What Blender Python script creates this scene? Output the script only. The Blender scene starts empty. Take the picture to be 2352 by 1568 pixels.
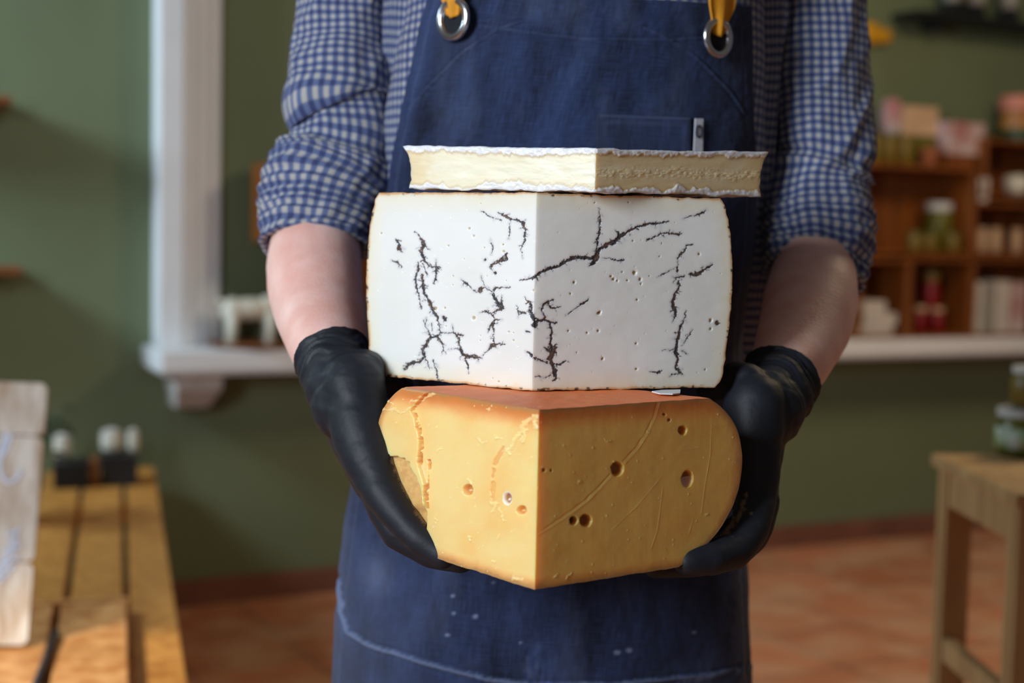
import bpy, bmesh, math, random
import numpy as np
from mathutils import Vector, Matrix

# ------------------------------------------------------------------ camera
sc = bpy.context.scene
COL = sc.collection
FPX = 50.0 / 36.0 * 2352
PITCH = math.atan((784 - 540) / FPX)
ROLL = 0.022
CAM = np.array([0.0, 0.0, 1.17])
Fv = np.array([0, math.cos(PITCH), -math.sin(PITCH)])
R0 = np.array([1.0, 0, 0]); U0 = np.array([0, math.sin(PITCH), math.cos(PITCH)])
Rv = R0 * math.cos(ROLL) + U0 * math.sin(ROLL)
Uv = U0 * math.cos(ROLL) - R0 * math.sin(ROLL)
cd = bpy.data.cameras.new('camera'); cam = bpy.data.objects.new('camera', cd); COL.objects.link(cam)
cd.lens = 50; cd.sensor_width = 36; cd.clip_start = 0.05; cd.clip_end = 60
cd.dof.use_dof = True; cd.dof.focus_distance = 1.135; cd.dof.aperture_fstop = 3.5
cam.matrix_world = Matrix(((Rv[0], Uv[0], -Fv[0], CAM[0]), (Rv[1], Uv[1], -Fv[1], CAM[1]), (Rv[2], Uv[2], -Fv[2], CAM[2]), (0, 0, 0, 1)))
sc.camera = cam
sc.view_settings.view_transform = 'Standard'; sc.view_settings.look = 'None'
sc.view_settings.gamma = 1; sc.view_settings.use_curve_mapping = False
sc.view_settings.exposure = 0.0
sc.cycles.use_denoising = True
sc.cycles.max_bounces = 6

# ------------------------------------------------------------------ world and daylight
w = bpy.data.worlds.new('world'); sc.world = w; w.use_nodes = True
w.node_tree.nodes['Background'].inputs[0].default_value = (0.68, 0.63, 0.59, 1)
w.node_tree.nodes['Background'].inputs[1].default_value = 0.125

def area(name, loc, target, size, size_y, power, col):
    l = bpy.data.lights.new(name, 'AREA'); l.shape = 'RECTANGLE'; l.size = size; l.size_y = size_y
    l.energy = power; l.color = col
    o = bpy.data.objects.new(name, l); COL.objects.link(o); o.location = loc
    o.rotation_euler = (Vector(target) - Vector(loc)).to_track_quat('-Z', 'Y').to_euler()
    return o
area('window_daylight', (-1.42, -0.28, 1.72), (0.0, 1.22, 1.05), 0.6, 0.9, 53, (0.83, 0.92, 1.0))
def spot(name, loc, target, deg, power, col, r=.04):
    l = bpy.data.lights.new(name, 'SPOT'); l.energy = power; l.color = col; l.spot_size = math.radians(deg); l.spot_blend = .35; l.shadow_soft_size = r
    o = bpy.data.objects.new(name, l); COL.objects.link(o); o.location = loc
    o.rotation_euler = (Vector(target) - Vector(loc)).to_track_quat('-Z', 'Y').to_euler(); return o
spot('sun_patch', (-2.2, 0.4, 2.3), (-0.66, 2.12, 0.47), 11, 420, (1.0, 0.90, 0.74))
area('ceiling_lamp_light', (1.9, 3.3, 2.7), (1.3, 4.2, 0.3), 0.7, 0.7, 30, (1.0, 0.78, 0.50))
area('shop_front_daylight', (-2.75, 2.75, 2.15), (-1.9, 4.1, 1.25), 0.35, 0.5, 62, (0.66, 0.86, 1.0))

# ------------------------------------------------------------------ pixel <-> space
def P(x, y, d):
    return CAM + d * (Fv + Rv * (x - 1176) / FPX + Uv * (784 - y) / FPX)
def proj(V):
    D = V - CAM; z = D @ Fv
    return 1176 + FPX * (D @ Rv) / z, 784 - FPX * (D @ Uv) / z, z
def ray(x, y):
    return Fv + Rv * (x - 1176) / FPX + Uv * (784 - y) / FPX
def hit_z(x, y, z):
    r = ray(x, y); return CAM + r * ((z - CAM[2]) / r[2])

# ------------------------------------------------------------------ noise
_rs = np.random.RandomState(7); _T = _rs.rand(64, 64, 64)
def vn3(x, y, z):
    x = np.asarray(x, float); y = np.asarray(y, float) + 0 * x; z = np.asarray(z, float) + 0 * x
    xi = np.floor(x).astype(int); yi = np.floor(y).astype(int); zi = np.floor(z).astype(int)
    fx = x - xi; fy = y - yi; fz = z - zi
    fx = fx * fx * (3 - 2 * fx); fy = fy * fy * (3 - 2 * fy); fz = fz * fz * (3 - 2 * fz)
    r = 0
    for a in (0, 1):
        for b in (0, 1):
            for c in (0, 1):
                r = r + _T[(xi + a) % 64, (yi + b) % 64, (zi + c) % 64] * (fx if a else 1 - fx) * (fy if b else 1 - fy) * (fz if c else 1 - fz)
    return r * 2 - 1
def fbm(x, y, z=0.0, o=4):
    r = 0; a = 1; s = 0
    for i in range(o):
        r = r + a * vn3(np.asarray(x) * 2 ** i + 17.3 * i, np.asarray(y) * 2 ** i + 5.1 * i, np.asarray(z) * 2 ** i + 9.7 * i); s += a; a *= .5
    return r / s
def sst(a, b, x):
    t = np.clip((x - a) / (b - a), 0, 1); return t * t * (3 - 2 * t)
def lin(c):
    c = np.asarray(c, float) / 255.0
    return np.where(c <= .04045, c / 12.92, ((c + .055) / 1.055) ** 2.4)
def lin4(c): return tuple(lin(c)) + (1.0,)

# ------------------------------------------------------------------ objects
def empty(name, loc, label=None, cat=None, group=None):
    o = bpy.data.objects.new(name, None); COL.objects.link(o); o.location = Vector(loc)
    o.empty_display_size = .05
    if label: tag(o, label, cat, group)
    return o
def tag(o, label=None, cat=None, group=None, kind=None):
    if label: o['label'] = label
    if cat: o['category'] = cat
    if group: o['group'] = group
    if kind: o['kind'] = kind
    return o
def worldloc(o):
    v = Vector((0, 0, 0)); q = o
    while q is not None: v = v + q.location; q = q.parent
    return v
def mk(name, V, F, mat, parent=None, origin=None, smooth=True, uv=None, col=None):
    """V: world points. Nothing is rotated: an object's origin is parent's or the given one."""
    V = np.asarray(V, float)
    base = np.array(worldloc(parent)) if parent is not None else (np.array(origin, float) if origin is not None else np.array([V[:, 0].mean(), V[:, 1].mean(), V[:, 2].min()]))
    me = bpy.data.meshes.new(name)
    me.from_pydata((V - base).tolist(), [], F if isinstance(F, list) else F.tolist())
    if uv is not None:
        ul = me.uv_layers.new(name='UVMap'); li = np.empty(len(me.loops), int); me.loops.foreach_get('vertex_index', li)
        ul.data.foreach_set('uv', np.asarray(uv)[li].ravel())
    if col is not None:
        at = me.color_attributes.new(name='Col', type='FLOAT_COLOR', domain='POINT')
        c = np.ones((len(V), 4)); c[:, :col.shape[1]] = col; at.data.foreach_set('color', c.ravel())
    me.materials.append(mat)
    if smooth: me.polygons.foreach_set('use_smooth', [True] * len(me.polygons))
    me.update()
    o = bpy.data.objects.new(name, me); COL.objects.link(o)
    if parent is not None: o.parent = parent
    else: o.location = Vector(base)
    return o
def gridF(n, m, off=0, wrap=False, flip=False):
    i = np.arange(n - 1)[:, None]; j = np.arange(m if wrap else m - 1)[None, :]; j2 = (j + 1) % m
    f = np.stack([i * m + j + 0 * j, i * m + j2, (i + 1) * m + j2, (i + 1) * m + j + 0 * j], -1).reshape(-1, 4) + off
    return f[:, ::-1] if flip else f
class MB:
    """collects shapes in one mesh; fr: 4x4 frame"""
    def __init__(s, fr=None): s.V = []; s.F = []; s.n = 0; s.fr = fr if fr is not None else np.eye(4)
    def add(s, V, F):
        V = np.asarray(V, float); V = V @ s.fr[:3, :3].T + s.fr[:3, 3]
        s.V.append(V); s.F += [[int(i) + s.n for i in f] for f in F]; s.n += len(V); return s
    def box(s, x0, x1, y0, y1, z0, z1, bev=.003):
        b = min(bev, abs(x1 - x0) / 3, abs(y1 - y0) / 3, abs(z1 - z0) / 3)
        bm = bmesh.new(); bmesh.ops.create_cube(bm, size=1)
        for v in bm.verts: v.co = Vector(((x0 + x1) / 2 + v.co.x * abs(x1 - x0), (y0 + y1) / 2 + v.co.y * abs(y1 - y0), (z0 + z1) / 2 + v.co.z * abs(z1 - z0)))
        if b > 1e-5: bmesh.ops.bevel(bm, geom=bm.edges[:], offset=b, segments=2, affect='EDGES', profile=.6)
        bm.verts.index_update()
        s.add([v.co[:] for v in bm.verts], [[v.index for v in f.verts] for f in bm.faces]); bm.free(); return s
    def lathe(s, c, prof, n=32, sx=1, sy=1):
        prof = np.array(prof, float); a = np.linspace(0, 2 * math.pi, n, endpoint=False)
        V = np.stack([c[0] + prof[:, 0:1] * np.cos(a) * sx, c[1] + prof[:, 0:1] * np.sin(a) * sy, c[2] + prof[:, 1:2] + 0 * a], -1).reshape(-1, 3)
        F = gridF(len(prof), n, wrap=True).tolist()
        F += [list(range(n))[::-1], [(len(prof) - 1) * n + i for i in range(n)]]
        return s.add(V, F)
    def tube(s, pts, r, n=12, cap=True):
        pts = np.array(pts, float); r = np.broadcast_to(np.array(r, float), (len(pts),))
        T = np.gradient(pts, axis=0); T /= np.linalg.norm(T, axis=1)[:, None]
        ref = np.array([0, 0, 1.0]) if abs(T[0][2]) < .9 else np.array([1.0, 0, 0])
        N = np.cross(T[0], ref); N /= np.linalg.norm(N); V = []
        a = np.linspace(0, 2 * math.pi, n, endpoint=False)
        for i in range(len(pts)):
            N = N - T[i] * (N @ T[i]); N /= np.linalg.norm(N); B = np.cross(T[i], N)
            V.append(pts[i] + r[i] * (np.cos(a)[:, None] * N + np.sin(a)[:, None] * B))
        F = gridF(len(pts), n, wrap=True).tolist()
        if cap: F += [list(range(n))[::-1], [(len(pts) - 1) * n + i for i in range(n)]]
        return s.add(np.concatenate(V), F)
    def ball(s, c, rx, ry=None, rz=None, n=14):
        ry = ry or rx; rz = rz or rx
        t = np.linspace(.02, math.pi - .02, n); a = np.linspace(0, 2 * math.pi, 2 * n, endpoint=False)
        V = np.stack([c[0] + rx * np.sin(t)[:, None] * np.cos(a), c[1] + ry * np.sin(t)[:, None] * np.sin(a), c[2] - rz * np.cos(t)[:, None] + 0 * a], -1).reshape(-1, 3)
        F = gridF(n, 2 * n, wrap=True).tolist() + [list(range(2 * n))[::-1], [(n - 1) * 2 * n + i for i in range(2 * n)]]
        return s.add(V, F)
    def prism(s, poly, y0, y1):
        """poly: (x, z) outline, extruded along y"""
        n = len(poly); V = [(p[0], y0, p[1]) for p in poly] + [(p[0], y1, p[1]) for p in poly]
        F = [list(range(n))[::-1], list(range(n, 2 * n))] + [[i, (i + 1) % n, n + (i + 1) % n, n + i] for i in range(n)]
        return s.add(V, F)
    def build(s, name, mat, parent=None, smooth=False, origin=None):
        return mk(name, np.concatenate(s.V), s.F, mat, parent, origin, smooth)
def smooth_by_angle(o, deg=40):
    me = o.data; me.polygons.foreach_set('use_smooth', [True] * len(me.polygons))
    try: me.set_sharp_from_angle(angle=math.radians(deg))
    except Exception: pass
    return o

# ------------------------------------------------------------------ materials
def mat(name, rgb, rough=.6, metal=0, var=.0, vscale=8, bump=0, bscale=60, rgb2=None, sss=0, sssr=(1, .4, .2), coat=0, trans=0, spec=.5, stretch=(1, 1, 1), ior=1.45):
    m = bpy.data.materials.new(name); m.use_nodes = True; nt = m.node_tree; b = nt.nodes['Principled BSDF']
    b.inputs['Base Color'].default_value = lin4(rgb); b.inputs['Roughness'].default_value = rough; b.inputs['Metallic'].default_value = metal
    b.inputs['Specular IOR Level'].default_value = spec; b.inputs['Transmission Weight'].default_value = trans; b.inputs['IOR'].default_value = ior
    b.inputs['Coat Weight'].default_value = coat
    if sss: b.inputs['Subsurface Weight'].default_value = 1; b.inputs['Subsurface Radius'].default_value = sssr; b.inputs['Subsurface Scale'].default_value = sss
    tc = nt.nodes.new('ShaderNodeTexCoord'); mp = nt.nodes.new('ShaderNodeMapping'); mp.inputs['Scale'].default_value = stretch
    nt.links.new(tc.outputs['Object'], mp.inputs['Vector'])
    n = nt.nodes.new('ShaderNodeTexNoise'); n.inputs['Scale'].default_value = vscale; n.inputs['Detail'].default_value = 4
    nt.links.new(mp.outputs[0], n.inputs['Vector'])
    r = nt.nodes.new('ShaderNodeValToRGB'); r.color_ramp.elements[0].position = .35; r.color_ramp.elements[1].position = .65
    c2 = lin4(rgb2) if rgb2 else tuple(x * (1 - var) for x in lin4(rgb)[:3]) + (1,)
    r.color_ramp.elements[0].color = c2; r.color_ramp.elements[1].color = lin4(rgb)
    nt.links.new(n.outputs['Fac'], r.inputs[0]); nt.links.new(r.outputs[0], b.inputs['Base Color'])
    if bump:
        n2 = nt.nodes.new('ShaderNodeTexNoise'); n2.inputs['Scale'].default_value = bscale; n2.inputs['Detail'].default_value = 5
        nt.links.new(mp.outputs[0], n2.inputs['Vector'])
        bp = nt.nodes.new('ShaderNodeBump'); bp.inputs['Strength'].default_value = bump; bp.inputs['Distance'].default_value = .002
        nt.links.new(n2.outputs['Fac'], bp.inputs['Height']); nt.links.new(bp.outputs[0], b.inputs['Normal'])
    return m
def colmat(name, rough=.4, sss=.004, sssr=(1, .6, .35), bump=.15, bscale=900, spec=.5, coat=0):
    m = bpy.data.materials.new(name); m.use_nodes = True; nt = m.node_tree; b = nt.nodes['Principled BSDF']
    a = nt.nodes.new('ShaderNodeVertexColor'); a.layer_name = 'Col'; nt.links.new(a.outputs[0], b.inputs['Base Color'])
    b.inputs['Roughness'].default_value = rough; b.inputs['Specular IOR Level'].default_value = spec; b.inputs['Coat Weight'].default_value = coat
    if sss: b.inputs['Subsurface Weight'].default_value = 1; b.inputs['Subsurface Radius'].default_value = sssr; b.inputs['Subsurface Scale'].default_value = sss
    tc = nt.nodes.new('ShaderNodeTexCoord'); n2 = nt.nodes.new('ShaderNodeTexNoise'); n2.inputs['Scale'].default_value = bscale; n2.inputs['Detail'].default_value = 4
    nt.links.new(tc.outputs['Object'], n2.inputs['Vector'])
    bp = nt.nodes.new('ShaderNodeBump'); bp.inputs['Strength'].default_value = bump; bp.inputs['Distance'].default_value = .001
    nt.links.new(n2.outputs['Fac'], bp.inputs['Height']); nt.links.new(bp.outputs[0], b.inputs['Normal'])
    return m
def mnode(nt, op, a, b=None, c=None):
    n = nt.nodes.new('ShaderNodeMath'); n.operation = op
    for i, v in enumerate((a, b, c)):
        if v is None: continue
        if isinstance(v, (int, float)): n.inputs[i].default_value = v
        else: nt.links.new(v, n.inputs[i])
    return n.outputs[0]
def mixc(nt, f, a, b):
    n = nt.nodes.new('ShaderNodeMix'); n.data_type = 'RGBA'
    if isinstance(f, (int, float)): n.inputs[0].default_value = f
    else: nt.links.new(f, n.inputs[0])
    for i, v in ((6, a), (7, b)):
        if isinstance(v, tuple): n.inputs[i].default_value = v
        else: nt.links.new(v, n.inputs[i])
    return n.outputs[2]

def gingham():
    m = bpy.data.materials.new('blue_check_cotton'); m.use_nodes = True; nt = m.node_tree; b = nt.nodes['Principled BSDF']
    tc = nt.nodes.new('ShaderNodeTexCoord'); sp = nt.nodes.new('ShaderNodeSeparateXYZ')
    nz = nt.nodes.new('ShaderNodeTexNoise'); nz.inputs['Scale'].default_value = 14; nt.links.new(tc.outputs['UV'], nz.inputs['Vector'])
    va = nt.nodes.new('ShaderNodeVectorMath'); va.operation = 'MULTIPLY_ADD'; va.inputs[1].default_value = (.006, .006, 0)
    nt.links.new(nz.outputs['Color'], va.inputs[0]); nt.links.new(tc.outputs['UV'], va.inputs[2]); nt.links.new(va.outputs[0], sp.inputs[0])
    per = .0094
    def stripe(o):
        s = mnode(nt, 'SINE', mnode(nt, 'MULTIPLY', o, 2 * math.pi / per))
        mr = nt.nodes.new('ShaderNodeMapRange'); mr.interpolation_type = 'SMOOTHSTEP'; mr.inputs['From Min'].default_value = -.35; mr.inputs['From Max'].default_value = .35
        nt.links.new(s, mr.inputs['Value']); return mr.outputs[0]
    a = stripe(sp.outputs[0]); c = stripe(sp.outputs[1])
    s = mnode(nt, 'ADD', a, c)
    r = nt.nodes.new('ShaderNodeValToRGB'); e = r.color_ramp.elements
    e[0].position = 0; e[0].color = lin4((176, 174, 170)); e[1].position = 1; e[1].color = lin4((22, 42, 98))
    k = e.new(.5); k.color = lin4((82, 98, 142))
    nt.links.new(mnode(nt, 'MULTIPLY', s, .5), r.inputs[0])
    wv = nt.nodes.new('ShaderNodeTexNoise'); wv.inputs['Scale'].default_value = 1400; wv.inputs['Detail'].default_value = 2; nt.links.new(tc.outputs['UV'], wv.inputs['Vector'])
    nt.links.new(mixc(nt, mnode(nt, 'MULTIPLY', wv.outputs['Fac'], .35), r.outputs[0], lin4((120, 120, 130))), b.inputs['Base Color'])
    b.inputs['Roughness'].default_value = .9; b.inputs['Sheen Weight'].default_value = .15; b.inputs['Specular IOR Level'].default_value = .2
    bp = nt.nodes.new('ShaderNodeBump'); bp.inputs['Strength'].default_value = .3; bp.inputs['Distance'].default_value = .0006
    nt.links.new(wv.outputs['Fac'], bp.inputs['Height']); nt.links.new(bp.outputs[0], b.inputs['Normal'])
    return m
def denim():
    m = bpy.data.materials.new('navy_denim'); m.use_nodes = True; nt = m.node_tree; b = nt.nodes['Principled BSDF']
    tc = nt.nodes.new('ShaderNodeTexCoord'); at = nt.nodes.new('ShaderNodeVertexColor'); at.layer_name = 'Col'
    def noise(sc_, st, det=3):
        mp = nt.nodes.new('ShaderNodeMapping'); mp.inputs['Scale'].default_value = st; nt.links.new(tc.outputs['UV'], mp.inputs['Vector'])
        n = nt.nodes.new('ShaderNodeTexNoise'); n.inputs['Scale'].default_value = sc_; n.inputs['Detail'].default_value = det
        nt.links.new(mp.outputs[0], n.inputs['Vector']); return n.outputs['Fac']
    v = noise(900, (1, .05, 1)); h = noise(900, (.05, 1, 1)); pat = noise(22, (1, .35, 1), 5)
    mp = nt.nodes.new('ShaderNodeMapping'); mp.inputs['Rotation'].default_value = (0, 0, math.radians(35)); nt.links.new(tc.outputs['UV'], mp.inputs['Vector'])
    tw = nt.nodes.new('ShaderNodeTexWave'); tw.inputs['Scale'].default_value = 260; tw.inputs['Distortion'].default_value = 1.5; tw.inputs['Detail'].default_value = 1
    nt.links.new(mp.outputs[0], tw.inputs['Vector'])
    s = mnode(nt, 'ADD', mnode(nt, 'MULTIPLY', v, .42), mnode(nt, 'MULTIPLY', h, .34))
    s = mnode(nt, 'ADD', s, mnode(nt, 'MULTIPLY', tw.outputs['Fac'], .10)); s = mnode(nt, 'ADD', s, mnode(nt, 'MULTIPLY', pat, .75))
    mr = nt.nodes.new('ShaderNodeMapRange'); mr.inputs['From Min'].default_value = .62; mr.inputs['From Max'].default_value = 1.05; nt.links.new(s, mr.inputs['Value'])
    c = mixc(nt, mr.outputs[0], lin4((8, 13, 30)), lin4((50, 66, 108)))
    c = mixc(nt, mnode(nt, 'MULTIPLY', at.outputs[0], 1.0) if False else at.outputs['Color'], c, lin4((150, 165, 205)))
    nt.links.new(c, b.inputs['Base Color']); b.inputs['Roughness'].default_value = .85; b.inputs['Specular IOR Level'].default_value = .25
    b.inputs['Sheen Weight'].default_value = .1
    bp = nt.nodes.new('ShaderNodeBump'); bp.inputs['Strength'].default_value = .5; bp.inputs['Distance'].default_value = .0006
    nt.links.new(s, bp.inputs['Height']); nt.links.new(bp.outputs[0], b.inputs['Normal'])
    return m
def wood(name, a, b_, scale=3, stretch=(12, 12, 1), rough=.5, knots=False):
    m = mat(name, a, rough=rough, rgb2=b_, vscale=scale, stretch=stretch, bump=.2, bscale=20)
    return m
M = dict(
    wall=mat('green_wall_paint', (106, 117, 87), .75, var=.08, vscale=3, bump=.05),
    white=mat('white_gloss_paint', (228, 230, 234), .42, var=.05),
    whitestone=mat('white_plaster', (205, 200, 198), .7, var=.25, vscale=60, bump=.3),
    crate=wood('orange_stained_crate_wood', (142, 78, 26), (104, 54, 16)),
    bench=wood('honey_pine', (206, 146, 72), (176, 114, 48), stretch=(14, 14, 1.2)),
    knotty=wood('pale_knotty_pine', (222, 165, 105), (186, 120, 62), stretch=(9, 9, 1.2)),
    stool=wood('raw_pine', (205, 168, 118), (180, 140, 95)),
    sign=wood('whitewashed_wood', (222, 214, 204), (176, 150, 124), scale=4, stretch=(9, 9, .5)),
    chalk=mat('pale_blue_paint', (218, 230, 252), .6),
    dark=mat('black_satin', (22, 22, 24), .5, var=.3),
    rubber=mat('dark_rubber', (40, 40, 48), .5),
    traywood=wood('brown_tray_wood', (150, 92, 48), (110, 62, 28), stretch=(1, 8, 8)),
    ivory=mat('ivory_ceramic', (214, 208, 192), .5, var=.08),
    lidw=mat('white_enamel_lid', (205, 208, 210), .35),
    label=mat('pale_paper_label', (220, 222, 226), .7, var=.1, vscale=30),
    labelg=mat('white_and_green_label', (222, 226, 230), .6, rgb2=(120, 150, 60), vscale=22),
    glass=mat('clear_glass', (235, 245, 240), .05, trans=.9, ior=1.45),
    olive=mat('green_olive_preserve', (118, 112, 30), .35, rgb2=(66, 70, 20), vscale=60),
    redp=mat('red_preserve', (140, 22, 24), .35, var=.4, vscale=50),
    beige=mat('beige_card', (208, 172, 138), .7, var=.15, vscale=20),
    pinkw=mat('white_card_with_pink', (206, 192, 190), .7, rgb2=(170, 110, 110), vscale=12),
    card=mat('white_card', (206, 196, 188), .7, var=.15, vscale=18),
    cardg=mat('grey_card', (150, 146, 138), .7),
    pink=mat('salmon_tin', (206, 128, 104), .45, var=.12),
    gold=mat('golden_tin', (176, 118, 56), .4, var=.2, vscale=30),
    green=mat('dark_green_tin', (10, 72, 48), .4, var=.2),
    mustard=mat('mustard_yellow', (206, 150, 14), .7, var=.2, vscale=20),
    jaryel=mat('yellow_green_preserve', (128, 104, 34), .4, var=.3, vscale=30),
    terra=mat('terracotta_clay', (160, 92, 58), .7, var=.2),
    leaf=mat('dark_green_leaf', (38, 62, 40), .5, var=.4, vscale=20),
    steel=mat('brushed_steel', (205, 205, 210), .22, metal=1),
    skin=mat('pale_skin', (240, 200, 192), .5, rgb2=(228, 176, 164), vscale=26, sss=.006, sssr=(1, .35, .2), bump=.25, bscale=320, spec=.4),
    hair=mat('brown_hair', (70, 50, 36), .7),
    glove=mat('black_nitrile', (17, 19, 25), .42, bump=.12, bscale=240, spec=.5),
    strap=mat('mustard_cotton_strap', (226, 152, 32), .75, var=.12, vscale=60, bump=.3, bscale=500),
    trouser=mat('dark_trouser_cloth', (20, 22, 30), .9),
    shoe=mat('black_leather', (18, 18, 18), .4),
    check=gingham(), denim=denim(),
)
def tilefloor():
    m = bpy.data.materials.new('terracotta_floor_tiles'); m.use_nodes = True; nt = m.node_tree; b = nt.nodes['Principled BSDF']
    tc = nt.nodes.new('ShaderNodeTexCoord'); mp = nt.nodes.new('ShaderNodeMapping'); mp.inputs['Rotation'].default_value = (0, 0, math.radians(62))
    nt.links.new(tc.outputs['Object'], mp.inputs['Vector'])
    br = nt.nodes.new('ShaderNodeTexBrick'); br.offset = 0; br.inputs['Scale'].default_value = 1; br.inputs['Brick Width'].default_value = .33; br.inputs['Row Height'].default_value = .33
    br.inputs['Mortar Size'].default_value = .006; br.inputs['Color1'].default_value = lin4((206, 134, 98)); br.inputs['Color2'].default_value = lin4((176, 108, 74)); br.inputs['Mortar'].default_value = lin4((120, 92, 72))
    nt.links.new(mp.outputs[0], br.inputs['Vector'])
    n = nt.nodes.new('ShaderNodeTexNoise'); n.inputs['Scale'].default_value = 5; n.inputs['Detail'].default_value = 5; nt.links.new(tc.outputs['Object'], n.inputs['Vector'])
    r = nt.nodes.new('ShaderNodeValToRGB'); r.color_ramp.elements[0].position = .42; r.color_ramp.elements[1].position = .62
    nt.links.new(n.outputs['Fac'], r.inputs[0])
    c = mixc(nt, mnode(nt, 'MULTIPLY', r.outputs[0], .55), br.outputs['Color'], lin4((206, 168, 134)))
    nt.links.new(c, b.inputs['Base Color']); b.inputs['Roughness'].default_value = .45
    return m
M['floor'] = tilefloor()
M['basetile'] = mat('terracotta_skirting_tile', (124, 80, 64), .5, var=.25, vscale=6)

# ------------------------------------------------------------------ setting
W1 = hit_z(420, 1330, .085); W2 = hit_z(2110, 1180, .085)
wd = W2 - W1; wd[2] = 0; wd /= np.linalg.norm(wd); wn = np.array([wd[1], -wd[0], 0])      # towards the camera
WF = np.eye(4); WF[:3, 0] = wd; WF[:3, 1] = -wn; WF[:3, 2] = (0, 0, 1); WF[:3, 3] = (W1[0], W1[1], 0)
def WP(x, y, off=0.0):
    """(s, z) on the plane OFF in front of the wall"""
    r = ray(x, y); O = WF[:3, 3] + wn * off; t = ((O - CAM) @ wn) / (r @ wn); q = CAM + r * t - WF[:3, 3]
    return q @ wd, q[2]
tag(MB(WF).box(-4, 7, 0, .12, 0, 3.0, 0).build('wall_back', M['wall']), kind='structure')
tag(MB().box(-5, 7, -2, 9, -.1, 0, 0).build('floor', M['floor'], origin=(0, 0, 0)), kind='structure')
tag(MB(WF).box(-4, 7, -.012, 0, 0, .085, .003).build('baseboard_back', M['basetile']), kind='structure')
# white ledge and framed opening
LO = .26
s0, zt = WP(370, 808, LO); _, zb = WP(374, 866, LO)
LEDGE_Z = zt
tag(MB(WF).box(s0, 5.5, -LO, 0, zb + .012, zt, .006).box(s0 + .015, 5.5, -LO + .02, 0, zb, zb + .012, .003).build('trim_1', M['white']), kind='structure')
pw = [WP(x, 400, .10)[0] for x in (367, 424, 454, 486, 518)]
mb = MB(WF)
for (a, b, off) in ((pw[0], pw[1], .10), (pw[1] , pw[2], .085), (pw[2], pw[3], .065), (pw[3], pw[4], .04)):
    mb.box(a, b, -off, 0, LEDGE_Z, 2.95, .004)
tag(mb.build('trim_2', M['white']), kind='structure')
c0, c1 = WP(402, 890, .16)[0], WP(505, 890, .16)[0]; zc0 = zb; zc1 = WP(450, 938, .12)[1]
mb = MB(WF); mb.add([(c0, -.20, zc0), (c1, -.20, zc0), (c1, 0, zc0), (c0, 0, zc0), (c0, -.18, zc0 - .05), (c1, -.18, zc0 - .05), (c1 - .02, -.10, zc1), (c0 + .02, -.10, zc1), (c1 - .02, 0, zc1), (c0 + .02, 0, zc1)],
    [[0, 1, 2, 3], [0, 4, 5, 1], [4, 7, 6, 5], [7, 9, 8, 6], [3, 2, 8, 9], [1, 5, 6, 8, 2], [0, 3, 9, 7, 4]])
tag(mb.build('trim_3', M['whitestone']), kind='structure')

def wthing(name, x, y, off, label, cat, group=None, z=None):
    s, zz = WP(x, y, off); p = WF[:3, 3] + wd * s + wn * off; p[2] = zz if z is None else z
    return empty(name, p, label, cat, group)

# shelves at the far side of the wall
for (x1, y1, lab) in ((18, 226, 'upper wooden wall shelf at the edge of the green wall'), (42, 612, 'lower wooden wall shelf above the leaning sign')):
    s, z = WP(x1, y1, .12)
    t = empty('wall_shelf', WF[:3, 3] + wd * (s - .3) + np.array([0, 0, z]), lab, 'shelf', 'short shelves on the green wall')
    MB(WF).box(s - .55, s, -.20, 0, z - .022, z, .003).build('board', M['traywood'], t)
    MB(WF).box(s - .10, s - .075, -.17, 0, z - .045, z - .0222, .002).box(s - .10, s - .075, -.02, 0, z - .2, z - .045, .002).build('bracket', M['dark'], t)

# goat on tray
LZ = LEDGE_Z
ts, _ = WP(582, 800, .14); tc_ = WF[:3, 3] + wd * ts + wn * .14; tc_[2] = LZ
tray = MB().lathe(tc_, [(.10, 0), (.135, .008), (.145, .016), (.135, .016), (.10, .010), (.001, .010)], 48).build('wooden_tray', M['traywood'], smooth=True)
tag(tray, 'round brown wooden tray lying on the white ledge under the animal figurine', 'tray')
gz = LZ + .0095
GF = WF.copy(); GF[:3, 3] = WF[:3, 3] + wd * ts + wn * .14 + np.array([-.01, 0, gz])
t = empty('goat_figurine', GF[:3, 3], 'small ivory goat figurine standing on the wooden tray', 'figurine')
mb = MB(GF)
mb.ball((0, 0, .105), .082, .034, .034).ball((-.055, 0, .1), .036, .034, .04).ball((.055, 0, .105), .036, .03, .042)
mb.tube([(.065, 0, .11), (.085, 0, .145), (.098, 0, .165)], [.026, .02, .018]).ball((.112, 0, .168), .030, .017, .018)
mb.tube([(-.082, 0, .12), (-.098, 0, .135)], [.01, .005])
for (a, b) in ((-.062, -.016), (-.062, .016), (.056, -.016), (.056, .016)):
    mb.tube([(a, b, .10), (a + .003, b, .05), (a, b, 0)], [.02, .014, .013])
mb.build('body', M['ivory'], t, smooth=True)
MB(GF).tube([(.105, -.008, .18), (.100, -.012, .200), (.088, -.014, .21)], [.005, .004, .002]).build('horn', M['ivory'], t, smooth=True)
MB(GF).tube([(.105, .008, .18), (.100, .012, .200), (.088, .014, .21)], [.005, .004, .002]).build('horn', M['ivory'], t, smooth=True)

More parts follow.
